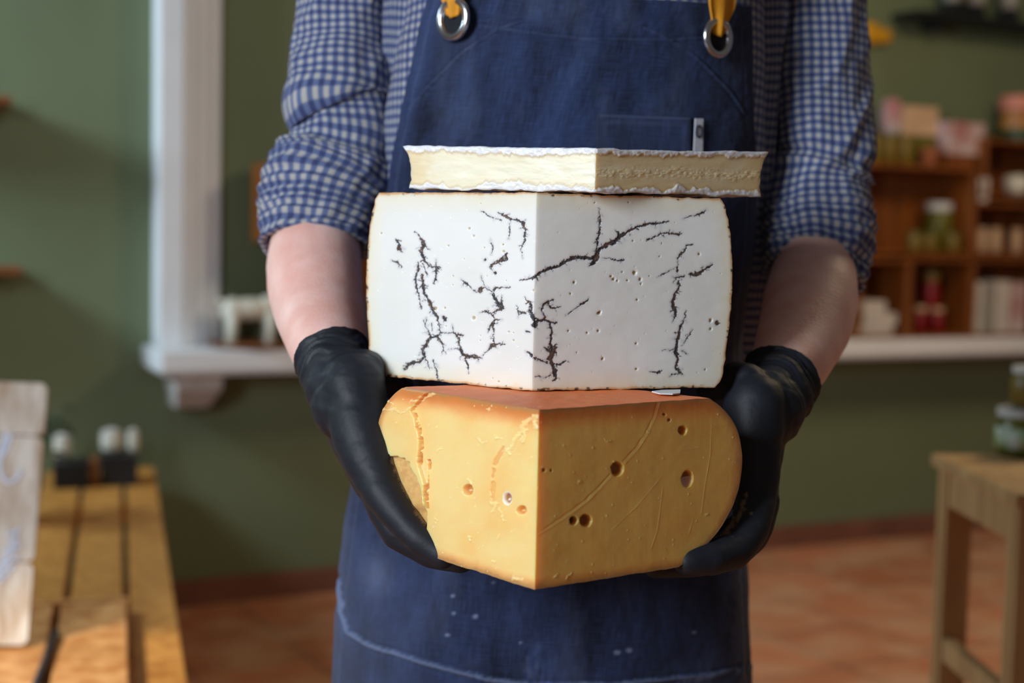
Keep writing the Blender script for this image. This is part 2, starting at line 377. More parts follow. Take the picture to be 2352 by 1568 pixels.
# ---- crates used as shelves (wall frame).  each: outer rectangle in pixels on the front plane
def crate(px0, py0, px1, py1, off, label, depth=.2, th=.016, zbase=None, inner=None, back=True):
    sA, zA = WP(px0, py0, off); sB, zB = WP(px1, py1, off)
    if zbase is not None: zB = zbase
    t = empty('wooden_crate', WF[:3, 3] + wd * (sA + sB) / 2 + wn * (off - depth / 2) + np.array([0, 0, zB]), label, 'crate', 'orange wooden crates stacked as shelves')
    y0, y1 = -off, -off + depth
    MB(WF).box(sA, sA + th, y0, y1, zB, zA, .002).build('side_panel', M['crate'], t)
    MB(WF).box(sB - th, sB, y0, y1, zB, zA, .002).build('side_panel', M['crate'], t)
    MB(WF).box(sA + th, sB - th, y0, y1, zA - th, zA, .002).build('top_panel', M['crate'], t)
    MB(WF).box(sA + th, sB - th, y0, y1, zB, zB + th * .8, .002).build('bottom_panel', M['crate'], t)
    if back: MB(WF).box(sA + th, sB - th, y1 - .006, y1, zB + th * .8, zA - th, .001).build('back_panel', M['crate'], t)
    return dict(s0=sA, s1=sB, z0=zB, z1=zA, th=th, y0=y0, y1=y1, fl=zB + th * .8)
CO = .22
cA = crate(1985, 372, 2236, 588, CO, 'large wooden crate holding the jar with a white lid')
cB = crate(2092, 590, 2236, 778, CO, 'narrow wooden crate on the ledge holding red preserves', zbase=LZ)
cA['z0'] = cB['z1']
cC = crate(2238, 462, 2420, 590, CO, 'wooden crate with a row of small glass jars')
cD = crate(2238, 592, 2420, 778, CO, 'wooden crate on the ledge holding upright white packs', zbase=LZ)
cE = crate(2264, 316, 2430, 460, CO, 'topmost wooden crate, under the stack of round tins')
cF = crate(1975, 592, 2088, 778, CO, 'open wooden crate on the ledge behind the bent elbow', zbase=LZ)
cG = crate(618, 372, 850, 560, CO, 'wooden crate beyond the blue checked sleeve', depth=.18)
cH = crate(700, 562, 900, 778, CO, 'wooden crate on the ledge behind the bare pale forearm', zbase=LZ, depth=.12)
def at_crate(px, off):  # s for a pixel column
    return WP(px, 600, off)[0]
def Wpt(s, y, z): return WF[:3, 3] + wd * s + (-wn) * y + np.array([0, 0, z])
def jar(px, y, z, r, h, label, cont, lid, group=None, lab=None, cat='jar', fr=None, c=None, glassbody=True):
    c = Wpt(at_crate(px, -y), y, z) if c is None else c
    t = empty('glass_jar', c, label, cat, group)
    b = MB().lathe(c, [(r * .85, .001), (r, .004), (r, h * .70), (r * .86, h * .80), (r * .84, h * .84)], 28).build('jar_body', cont, t, smooth=True)
    MB().lathe(c, [(r * .90, h * .83), (r * .95, h * .84), (r * .95, h * .99), (r * .88, h)], 28).build('lid', lid, t)
    if lab: MB().lathe(c, [(r * 1.005, h * .18), (r * 1.015, h * .18), (r * 1.015, h * .62), (r * 1.005, h * .62)], 28).build('paper_label', lab, t, smooth=True)
    return t
ym = -.12
jar(2152, ym, cA['fl'], .052, .19, 'tall jar with round white lid inside the large crate', M['olive'], M['lidw'])
for px, lab in ((2098, 'squat olive jar next to the white lidded jar, nearer the person'), (2132, 'squat olive jar standing in front of the white lidded jar'), (2185, 'squat olive jar by the far side panel of the large crate')):
    jar(px, -.185, cA['fl'], .030, .075, lab, M['jaryel'], M['olive'], 'squat preserve jars in the large crate')
for px, lab in ((2252, 'first small jar from the post in the jar crate'), (2284, 'middle small jar in the jar crate'), (2332, 'last small jar in the jar crate, by the picture edge')):
    jar(px, -.17, cC['fl'], .024, .095, lab, M['beige'], M['beige'], 'small jars in the jar crate')
def cyl(name, px, y, z, r, h, m, label, cat, group=None, taper=1.0):
    c = Wpt(at_crate(px, -y), y, z)
    o = MB().lathe(c, [(r * taper * .95, 0), (r * taper, .003), (r, h - .004), (r * .94, h)], 28).build(name, m, smooth=False); smooth_by_angle(o)
    return tag(o, label, cat, group)
def wbox(name, px0, px1, y, dep, z, h, m, label, cat, group=None):
    a, b = at_crate(px0, -y), at_crate(px1, -y)
    return tag(MB(WF).box(a, b, y, y + dep, z, z + h, .003).build(name, m), label, cat, group)
# red preserves, narrow crate
zb0 = cB['fl']
jar(2120, -.17, zb0, .024, .105, 'red jar on the floor of the narrow crate, nearer the person', M['redp'], M['beige'], 'red preserve jars in the narrow crate')
jar(2158, -.17, zb0, .026, .10, 'red jar on the floor of the narrow crate, far side', M['redp'], M['beige'], 'red preserve jars in the narrow crate')
jar(2142, -.12, zb0 , .030, .24, 'tall red jar with beige cap behind the two short red ones', M['redp'], M['jaryel'])
# white packs
for a, b, h, m, lab in ((2212 + 30, 2262, .20, 'card', 'slim white pack beside the post of the ledge crate'), (2266, 2290, .19, 'cardg', 'grey pack between the white packs in the ledge crate'), (2292, 2326, .205, 'card', 'wide white pack with tan spots in the ledge crate'), (2330, 2362, .20, 'pinkw', 'white and pink pack cut by the picture edge')):
    wbox('paper_pack', a, b, -.20, .10, cD['fl'], h, M[m], lab, 'pack', 'upright packs in the ledge crate')
# white packages in open crate
for i, (px0, px1, dz, h, lab) in enumerate(((1982, 2058, 0, .035, 'bottom white packet in the open crate by the forearm'), (1990, 2066, .0355, .045, 'middle white packet in the open crate by the forearm'), (1984, 2040, .081, .045, 'topmost white packet in the open crate by the forearm'))):
    wbox('white_packet', px0, px1, -.19, .10, cF['fl'] + dz, h, M['card'], lab, 'packet', 'white packets stacked in the open crate')
# things on top of the crates
zA = cA['z1']
for px, lab in ((1996, 'first yellow jar on the large crate, touching the sleeve'), (2030, 'second yellow jar on the large crate'), (2066, 'third yellow jar on the large crate')):
    jar(px, -.19, zA, .031, .105, lab, M['jaryel'], M['jaryel'], 'yellow jars on the large crate')
cyl('clay_pot', 2122, -.17, zA, .038, .07, M['terra'], 'small terracotta pot on top of the large crate', 'pot', taper=.75)
wbox('wooden_block', 2165, 2225, -.20, .10, zA, .05, M['crate'], 'low wooden box under the white and pink carton', 'box')
wbox('pink_carton', 2165, 2250, -.18, .08, zA + .0505, .125, M['pinkw'], 'white carton with dusty pink print above the large crate', 'carton')
wbox('riser_box', 2012, 2150, -.125, .11, zA, .118, M['olive'], 'dark green box behind the yellow jars', 'box')
wbox('beige_carton', 2066, 2142, -.12, .08, zA + .1185, .11, M['beige'], 'beige carton on the dark green box', 'carton')
c = Wpt(at_crate(2034, .07), -.068, zA + .1185)
o = MB().lathe(c, [(.03, 0), (.040, .03), (.042, .07), (.040, .11), (.03, .135), (.002, .14)], 28).build('round_pot', M['pinkw'], smooth=True); tag(o, 'round pale pot with white front beside the beige carton', 'pot')
zE = cE['z1']
for i, (r, h, m, lab) in enumerate(((.085, .045, 'green', 'dark green round tin, bottom of the tin stack'), (.075, .04, 'gold', 'golden round tin second in the tin stack'), (.07, .035, 'gold', 'smaller golden round tin under the salmon one'), (.08, .06, 'pink', 'salmon round tin on top of the tin stack'))):
    cyl('round_tin', 2325, -.12, zE + sum((.0452, .0402, .0352)[:i]), r, h, M[m], lab, 'tin', 'round tins stacked on the topmost crate')
cyl('paper_cup', 2250, -.20, cC['z1'], .024, .09, M['card'], 'small pale cup in front of the topmost crate', 'cup', taper=.8)
c = Wpt(at_crate(2335, .2), -.18, cE['fl'] )
o = MB().lathe(c, [(.02, 0), (.04, .012), (.052, .045), (.048, .07), (.03, .08), (.001, .082)], 24).build('bowl', M['ivory'], smooth=True); tag(o, 'pale round bowl inside the topmost crate', 'bowl')
# yellow decoration, grey item, dark upper shelf
s, z = WP(2015, 78, .03)
t = empty('yellow_decoration', Wpt(s, -.03, z), 'yellow fluttering decoration fixed to the wall beside the dark sleeve', 'decoration')
mb = MB(WF); mb.ball((s - .03, -.03, z), .05, .02, .045).ball((s + .03, -.03, z - .005), .042, .018, .03).ball((s - .06, -.03, z - .03), .03, .015, .025); mb.build('petals', M['mustard'], t, smooth=True)
MB(WF).tube([(s - .045, -.02, z - .04), (s - .05, -.02, z - .12), (s - .055, -.02, z - .24)], .004).build('stem', M['leaf'], t)
MB(WF).ball((s - .06, -.025, z - .25), .016, .012, .03).build('bud', M['mustard'], t, smooth=True)
s1, z1 = WP(2108, 36, .15)
t = empty('dark_shelf', Wpt(s1 + .4, -.08, z1), 'black wall shelf at the very top above the crates', 'shelf')
MB(WF).box(s1, s1 + 1.2, -.16, 0, z1, z1 + .025, .002).build('board', M['dark'], t)
for k in range(2): MB(WF).box(s1 + .15 + k * .7, s1 + .17 + k * .7, -.12, 0, z1 - .03, z1 - .0002, .002).build('bracket', M['dark'], t)
for k, (px, lab) in enumerate(((2160, 'dark bottle on the black shelf, nearest its free end'), (2215, 'dark bottle in the middle of the black shelf'), (2290, 'dark bottle on the black shelf by the picture edge'))):
    c = Wpt(at_crate(px, .09), -.09, z1 + .0252)
    t = empty('wine_bottle', c, lab, 'bottle', 'dark bottles on the black shelf')
    o = MB().lathe(c, [(.030, 0), (.036, .004), (.036, .16), (.014, .21), (.013, .27), (.012, .275)], 24).build('bottle_body', M['dark'], t, smooth=True)
    MB().lathe(c, [(.0365, .05), (.0368, .05), (.0368, .12), (.0365, .12)], 24).build('paper_label', M['cardg'], t, smooth=True)

# ------------------------------------------------------------------ bench, sign and what lies there
BZ = .45
def frame_at(o, d):
    """x to the right of d, y along d"""
    d = np.array([d[0], d[1], 0]); d /= np.linalg.norm(d); f = np.eye(4); f[:3, 0] = (d[1], -d[0], 0); f[:3, 1] = d; f[:3, 3] = o; return f
bo = hit_z(430, 1568, BZ); bd = hit_z(350, 1047, BZ) - bo; BL = np.linalg.norm(bd) - .05
BF = frame_at(bo, bd)
t = empty('slatted_bench', BF[:3, 3] + BF[:3, 1] * 1.0, 'long honey coloured slatted bench running along to the green wall', 'bench')
x = 0.0; t.location.z = 0
for k in range(6):
    wdt = .083 if k == 0 else .098
    tw_ = min(((WF[:3, 3] - (BF[:3, 3] + BF[:3, 0] * xx)) @ wn) / (BF[:3, 1] @ wn) for xx in (x - wdt, x)) - .03
    MB(BF).box(x - wdt, x, -.6, min(BL, tw_), -.028, 0, .003).build('slat', M['bench'], t); x -= wdt + .014
for yy in (-.4, BL - .62):
    MB(BF).box(x + .02, -.01, yy, yy + .06, -.075, -.029, .003).build('crossbar', M['bench'], t)
    for xx in (x + .02, -.07): MB(BF).box(xx, xx + .055, yy, yy + .055, -BZ, -.076, .003).build('leg', M['bench'], t)
# slatted pallet lying nearer the camera
TZ = BZ + .028
def bl(px, py, z=BZ):
    p = hit_z(px, py, z) - BF[:3, 3]; return p @ BF[:3, 0], p @ BF[:3, 1]
xe, ye = bl(290, 1372, TZ)
t = empty('slatted_pallet', BF[:3, 3] + BF[:3, 1] * ye, 'knotty pale pine slatted pallet lying on the bench under the sign', 'pallet')
t.location.z = BZ
x = xe
for k in range(4):
    MB(BF).box(x - .115, x, -.6, ye - .03, .0155, .0285, .003).build('slat', M['knotty'], t); x -= .115 + .014
MB(BF).box(x, xe + .004, ye - .0295, ye, .0003, .031, .003).build('end_rail', M['knotty'], t)
MB(BF).box(x, xe, ye - .5, ye - .45, .0003, .015, .002).build('batten', M['knotty'], t)
MB(BF).box(x, xe, ye - .95, ye - .90, .0003, .015, .002).build('batten', M['knotty'], t)
# black cord
cp = [bl(130, 1448, TZ + .01), bl(112, 1490, TZ + .01), bl(95, 1535, TZ + .01), bl(70, 1600, TZ + .01)]
o = MB(BF).tube([(a, b, .0285 + .0065) for a, b in cp], .006, 10).build('black_strap', M['rubber'], smooth=True)
tag(o, 'dark strap lying across the pale slatted pallet', 'strap')
# sign
sgx, sgy = bl(66, 1482, TZ)
sb = hit_z(66, 1482, TZ + .001); dep = float((sb - CAM) @ Fv)
st_ = P(112, 885, dep + .10)
up = st_ - sb; Hs = np.linalg.norm(up)
right = np.cross(up, np.array([0, 1, 0.])); right = np.array([1, .18, 0]); right -= up / Hs * (right @ (up / Hs)); right /= np.linalg.norm(right)
SF = np.eye(4); SF[:3, 0] = right; SF[:3, 2] = up / Hs; SF[:3, 1] = np.cross(SF[:3, 2], SF[:3, 0]); SF[:3, 3] = sb
t = empty('wooden_sign', sb, 'whitewashed plank sign with pale handwriting leaning on the pallet', 'sign')
wS = .34; r_ = .02
def rr(x0, x1, z0, z1, r, n=6):
    o = []
    for cx, cz, a0 in ((x1 - r, z0 + r, -90), (x1 - r, z1 - r, 0), (x0 + r, z1 - r, 90), (x0 + r, z0 + r, 180)):
        for k in range(n + 1):
            a = math.radians(a0 + 90 * k / n); o.append((cx + r * math.cos(a), cz + r * math.sin(a)))
    return o
nb = [(0, .305), (.31, .79), (.795, 1.0)]
for (a, b) in nb: MB(SF).prism(rr(-wS, 0, a * Hs, b * Hs, .012), -.018, 0).build('plank', M['sign'], t)
MB(SF).box(-wS * .8, -wS * .8 + .03, .0002, .012, .03, Hs * .97, .002).build('batten', M['sign'], t)
MB(SF).box(-wS * .25, -wS * .25 + .03, .0002, .012, .03, Hs * .97, .002).build('batten', M['sign'], t)
def sp(px, py):
    r = ray(px, py); n = SF[:3, 1]; O = SF[:3, 3] - n * .019; q = CAM + r * (((O - CAM) @ n) / (r @ n)) - SF[:3, 3]
    return (q @ SF[:3, 0], -.019, q @ SF[:3, 2])
def smoothpts(p, n=6):
    p = np.array(p, float); out = []
    q = np.vstack([2 * p[0] - p[1], p, 2 * p[-1] - p[-2]])
    for i in range(1, len(q) - 2):
        for k in range(n):
            u = k / n; out.append(.5 * ((2 * q[i]) + (-q[i - 1] + q[i + 1]) * u + (2 * q[i - 1] - 5 * q[i] + 4 * q[i + 1] - q[i + 2]) * u * u + (-q[i - 1] + 3 * q[i] - 3 * q[i + 1] + q[i + 2]) * u ** 3))
    out.append(q[-2]); return np.array(out)
MB(SF).tube(smoothpts([sp(*q) for q in ((-60, 1100), (-20, 1080), (10, 1040), (24, 1005), (12, 1003), (2, 1040), (2, 1085), (18, 1108), (38, 1100), (50, 1080))]), .0035, 8).build('lettering', M['chalk'], t, smooth=True)
mb = MB(SF); rg = random.Random(3)
for (a, b) in ((48, 1215), (44, 1235), (50, 1250), (38, 1262), (46, 1278), (30, 1285), (36, 1300), (20, 1300), (24, 1315), (8, 1315), (10, 1328), (32, 1222), (34, 1242), (24, 1262), (14, 1282), (2, 1300), (-8, 1318), (-6, 1332)):
    p = np.array(sp(a, b)); q = np.array(sp(a - 16, b + 8)); mb.tube([p, (p + q) / 2, q], [.0015, .005, .0015], 8)
mb.tube([sp(38, 1222), sp(30, 1255), sp(14, 1290), sp(-10, 1320)], .002, 6)
mb.build('leaf_wreath', M['chalk'], t, smooth=True)
# boxes at the far end of the bench
def benchbox(name, px0, px1, py, h, dep, m, label, cat, group=None, z=0.0, par=None):
    a, y_ = bl(px0, py); b, _ = bl(px1, py)
    return tag(MB(BF).box(a, b, y_, y_ + dep, z + .0002, z + h, .003).build(name, m), label, cat, group)
benchbox('black_box', 122, 204, 1124, .07, .12, M['dark'], 'flat black box on the bench nearer the sign', 'box', 'black boxes at the end of the bench')
benchbox('black_box', 230, 316, 1118, .085, .12, M['dark'], 'taller black box by the corner of the bench', 'box', 'black boxes at the end of the bench')
benchbox('brown_packet', 207, 227, 1118, .075, .08, M['traywood'], 'narrow brown packet wedged between the two black boxes', 'packet')
for (px, py, r, z, lab) in ((256, 1092, .030, .0852, 'round white pot on the taller black box'), (306, 1096, .016, .0852, 'small white pot at the edge of the taller black box'), (142, 1098, .024, .0702, 'pale pot on the flat black box')):
    a, b = bl(px, 1112); c = BF[:3, 3] + BF[:3, 0] * a + BF[:3, 1] * (b + .05) + np.array([0, 0, z])
    t = empty('white_pot', c, lab, 'pot', 'little white pots on the black boxes')
    MB().lathe(c, [(r * .7, 0), (r, .01), (r, .045), (r * .9, .05)], 24).build('pot_body', M['ivory'], t, smooth=True)
    MB().lathe(c, [(r * .95, .0502), (r * .95, .058), (r * .3, .066)], 24).build('lid', M['card'], t, smooth=True)
# plant behind the sign
a, b = bl(20, 1200); c = BF[:3, 3] + BF[:3, 0] * a + BF[:3, 1] * b
t = empty('potted_plant', c, 'dark leafy potted plant hidden mostly behind the whitewashed sign', 'plant')
MB().lathe(c, [(.05, .0005), (.07, .12), (.075, .14), (.065, .14), (.06, .12), (.001, .12)], 28).build('pot', M['terra'], t, smooth=True)
mb = MB(); rg = random.Random(5)
for k in range(70):
    a_ = rg.uniform(0, 6.28); el = rg.uniform(.5, 1.4); L = rg.uniform(.08, .21)
    d = np.array([math.cos(a_) * math.cos(el), math.sin(a_) * math.cos(el), math.sin(el)]); p0 = c + np.array([0, 0, .12]); p1 = p0 + d * L
    e = p1 + np.array([d[0] * .06, d[1] * .06, -.01]); sd = np.cross(d, [0, 0, 1]); sd /= np.linalg.norm(sd)
    mb.tube([p0, p0 + d * L * .5, p1], .002, 5)
    m_ = (p1 + e) / 2 + np.array([0, 0, .006]); mb.add([p1, m_ + sd * .024, e, m_ - sd * .024, m_ - np.array([0, 0, .003])], [[0, 1, 4], [1, 2, 4], [2, 3, 4], [3, 0, 4], [0, 3, 2, 1]])
mb.build('foliage', M['leaf'], t)

# ------------------------------------------------------------------ stool with jars
q0 = P(2137, 1040, 2.55); SZ = q0[2]
q2 = hit_z(2352, 1142, SZ) - q0; q2 /= np.linalg.norm(q2); q1 = np.array([-q2[1], q2[0], 0])
TF = np.eye(4); TF[:3, 0] = q2; TF[:3, 1] = q1; TF[:3, 3] = q0
t = empty('wooden_stool', TF[:3, 3] + q2 * .2 + q1 * .2, 'pale raw pine stool carrying the glass jar', 'stool'); t.location.z = 0
LS = .40
MB(TF).box(0, LS, 0, LS, -.022, 0, .006).build('seat', M['stool'], t)
for (x0, y0) in ((.012, .012), (LS - .06, .012), (.012, LS - .06), (LS - .06, LS - .06)):
    MB(TF).box(x0, x0 + .026, y0, y0 + .048, -SZ, -.0225, .003).box(x0 + .029, x0 + .048, y0, y0 + .048, -SZ, -.0225, .003).build('leg', M['stool'], t)
MB(TF).box(.062, LS - .062, .016, .034, -.085, -.0225, .002).build('rail', M['stool'], t)
MB(TF).box(.062, LS - .062, LS - .034, LS - .016, -.085, -.0225, .002).build('rail', M['stool'], t)
MB(TF).box(.016, .034, .062, LS - .062, -.085, -.0225, .002).build('rail', M['stool'], t)
MB(TF).box(LS - .034, LS - .016, .062, LS - .062, -.085, -.0225, .002).build('rail', M['stool'], t)
MB(TF).box(.062, LS - .062, .016, .036, -.36, -.32, .002).build('footrest', M['stool'], t)
MB(TF).box(.062, LS - .062, LS - .036, LS - .016, -.30, -.26, .002).build('footrest', M['stool'], t)
jc = hit_z(2352, 1046, SZ); jc[2] = SZ
jar(0, 0, 0, .052, .085, 'squat jar with pale label and silver lid standing on the pine stool', M['olive'], M['lidw'], lab=M['labelg'], c=jc)
jc2 = jc + np.array([.012, .0, .0853])
jar(0, 0, 0, .040, .075, 'smaller jar stacked on top of the labelled stool jar', M['jaryel'], M['lidw'], c=jc2)

# ================================================================== CHEESES
PX7 = lambda p: [(820 + a / 2.6727, 420 + b / 2.6727, c / 2.6727) for a, b, c in p]
PX8 = lambda p: [(850 + a / 2.6133, 850 + b / 2.6133, c / 2.6133) for a, b, c in p]
def polyfield(X, Y, polys):
    """max over segments of (half width - distance), in pixels"""
    best = np.full(X.shape, -1e3)
    for pts in polys:
        if len(pts) == 1: pts = pts + [(pts[0][0] + .5, pts[0][1], pts[0][2])]
        for (x0, y0, w0), (x1, y1, w1) in zip(pts[:-1], pts[1:]):
            m = (X > min(x0, x1) - 26) & (X < max(x0, x1) + 26) & (Y > min(y0, y1) - 26) & (Y < max(y0, y1) + 26)
            if not m.any(): continue
            x = X[m] - x0; y = Y[m] - y0; dx = x1 - x0; dy = y1 - y0; L = dx * dx + dy * dy + 1e-9
            u = np.clip((x * dx + y * dy) / L, 0, 1); d = np.hypot(x - u * dx, y - u * dy)
            best[m] = np.maximum(best[m], (w0 + (w1 - w0) * u) / 2 - d)
    return best
def lerpc(a, b, t): return a + (b - a) * t[..., None]
class Cheese:
    def __init__(s, apex, R, h, aL, aR, prof, tiltx=0.0, top_b=0, bot_b=0, bf=60, seed=0, tilty=0.0, thick=None):
        s.A = np.array(apex); s.R = R; s.h = h; s.aL = math.radians(aL); s.aR = math.radians(aR)
        s.pt = np.array([p[0] for p in prof]); s.pr = np.array([p[1] for p in prof])
        s.tb = top_b; s.bb = bot_b; s.bf = bf; s.seed = seed
        s.hk = 6
        s.rot = np.array(Matrix.Rotation(tiltx, 3, 'X')) @ np.array(Matrix.Rotation(tilty, 3, 'Y')); s.thick = thick
    def r(s, t):
        # smooth interpolation of the profile
        return np.interp(t, s._tt, s._rr)
    def prep(s, jag=0.0, jf=30):
        tt = np.linspace(0, 1, 161); rr = np.interp(tt, s.pt, s.pr)
        hk = s.hk; k = np.hanning(2 * hk + 1); k /= k.sum(); pad = np.pad(rr, hk, mode='reflect', reflect_type='odd'); sm = np.convolve(pad, k, 'valid'); sm[0], sm[-1] = rr[0], rr[-1]
        s._tt = tt; s._rr = (sm + jag * fbm(tt * jf, s.seed + .5, 0, 3)) * s.R
    def pos(s, rad, cx, cy, t):
        """rad*(cx,cy) in plan, t height fraction"""
        x = rad * cx; y = rad * cy; h = s.h * (1 + (s.thick(x, y) if s.thick else 0))
        z = t * h
        z = z + s.tb * fbm(x * s.bf + s.seed, y * s.bf, 0, 3) * sst(.75, 1, t) + s.bb * fbm(x * s.bf + 40, y * s.bf, s.seed, 3) * sst(.25, 0, t)
        return np.stack([x, y, z], -1)
    def world(s, L): return L @ s.rot.T + s.A
    def face(s, side, nu, nv, paint):
        a = (math.pi - s.aL) if side == 'L' else s.aR
        cx, cy = math.cos(a), math.sin(a)
        n = np.array([-math.sin(s.aL), -math.cos(s.aL), 0]) if side == 'L' else np.array([math.sin(s.aR), -math.cos(s.aR), 0])
        u = np.linspace(0, 1, nu) ** .97; v = np.linspace(0, 1, nv)
        # denser rows near top and bottom
        U, V = np.meshgrid(u, v, indexing='ij')
        rad = U * s.r(V)
        L = s.pos(rad, cx, cy, V); Wd = s.world(L)
        X, Y, Z = proj(Wd.reshape(-1, 3)); X = X.reshape(U.shape); Y = Y.reshape(U.shape)
        edge = np.minimum(np.minimum(V, 1 - V) * s.h, (1 - U) * s.r(V))          # metres to the outline
        disp, col = paint(side, X, Y, U, V, rad, edge)
        fade = sst(0, .0012, edge) * sst(0, .004, U)
        L = L + n * (disp * fade)[..., None]
        F = gridF(nu, nv, flip=(side == 'L'))
        return s.world(L).reshape(-1, 3), F, col.reshape(-1, 3)
    def shell(s, na, nt, ncap, paint):
        a = np.linspace(s.aR, math.pi - s.aL, na)
        rt = float(s.r(1.0)); rb = float(s.r(0.0))
        rad = np.concatenate([np.linspace(0, rb, ncap)[:-1], s.r(np.linspace(0, 1, nt)), np.linspace(rt, 0, ncap)[1:]])
        t = np.concatenate([np.zeros(ncap - 1), np.linspace(0, 1, nt), np.ones(ncap - 1)])
        A_, Rr = np.meshgrid(a, rad, indexing='ij'); _, T_ = np.meshgrid(a, t, indexing='ij')
        L = s.pos(Rr, np.cos(A_), np.sin(A_), T_)
        ef = sst(0, .03, np.minimum(A_ - a[0], a[-1] - A_))
        disp, col = paint(L, A_, Rr, T_)
        side = sst(0, .02, T_) * sst(1, .98, T_)
        L = L + np.stack([np.cos(A_) * disp * ef * side, np.sin(A_) * disp * ef * side, 0 * A_], -1)
        return s.world(L).reshape(-1, 3), gridF(na, len(rad)), col.reshape(-1, 3)

def build_cheese(name, ch, label, faces, shell, mp, mr):
    t = empty(name, ch.A, label, 'cheese')
    V1, F1, C1 = faces[0]; V2, F2, C2 = faces[1]
    mk('cut_paste', np.concatenate([V1, V2]), np.concatenate([F1, F2 + len(V1)]), mp, t, col=np.concatenate([C1, C2]))
    mk('rind', shell[0], shell[1], mr, t, col=shell[2])
    return t

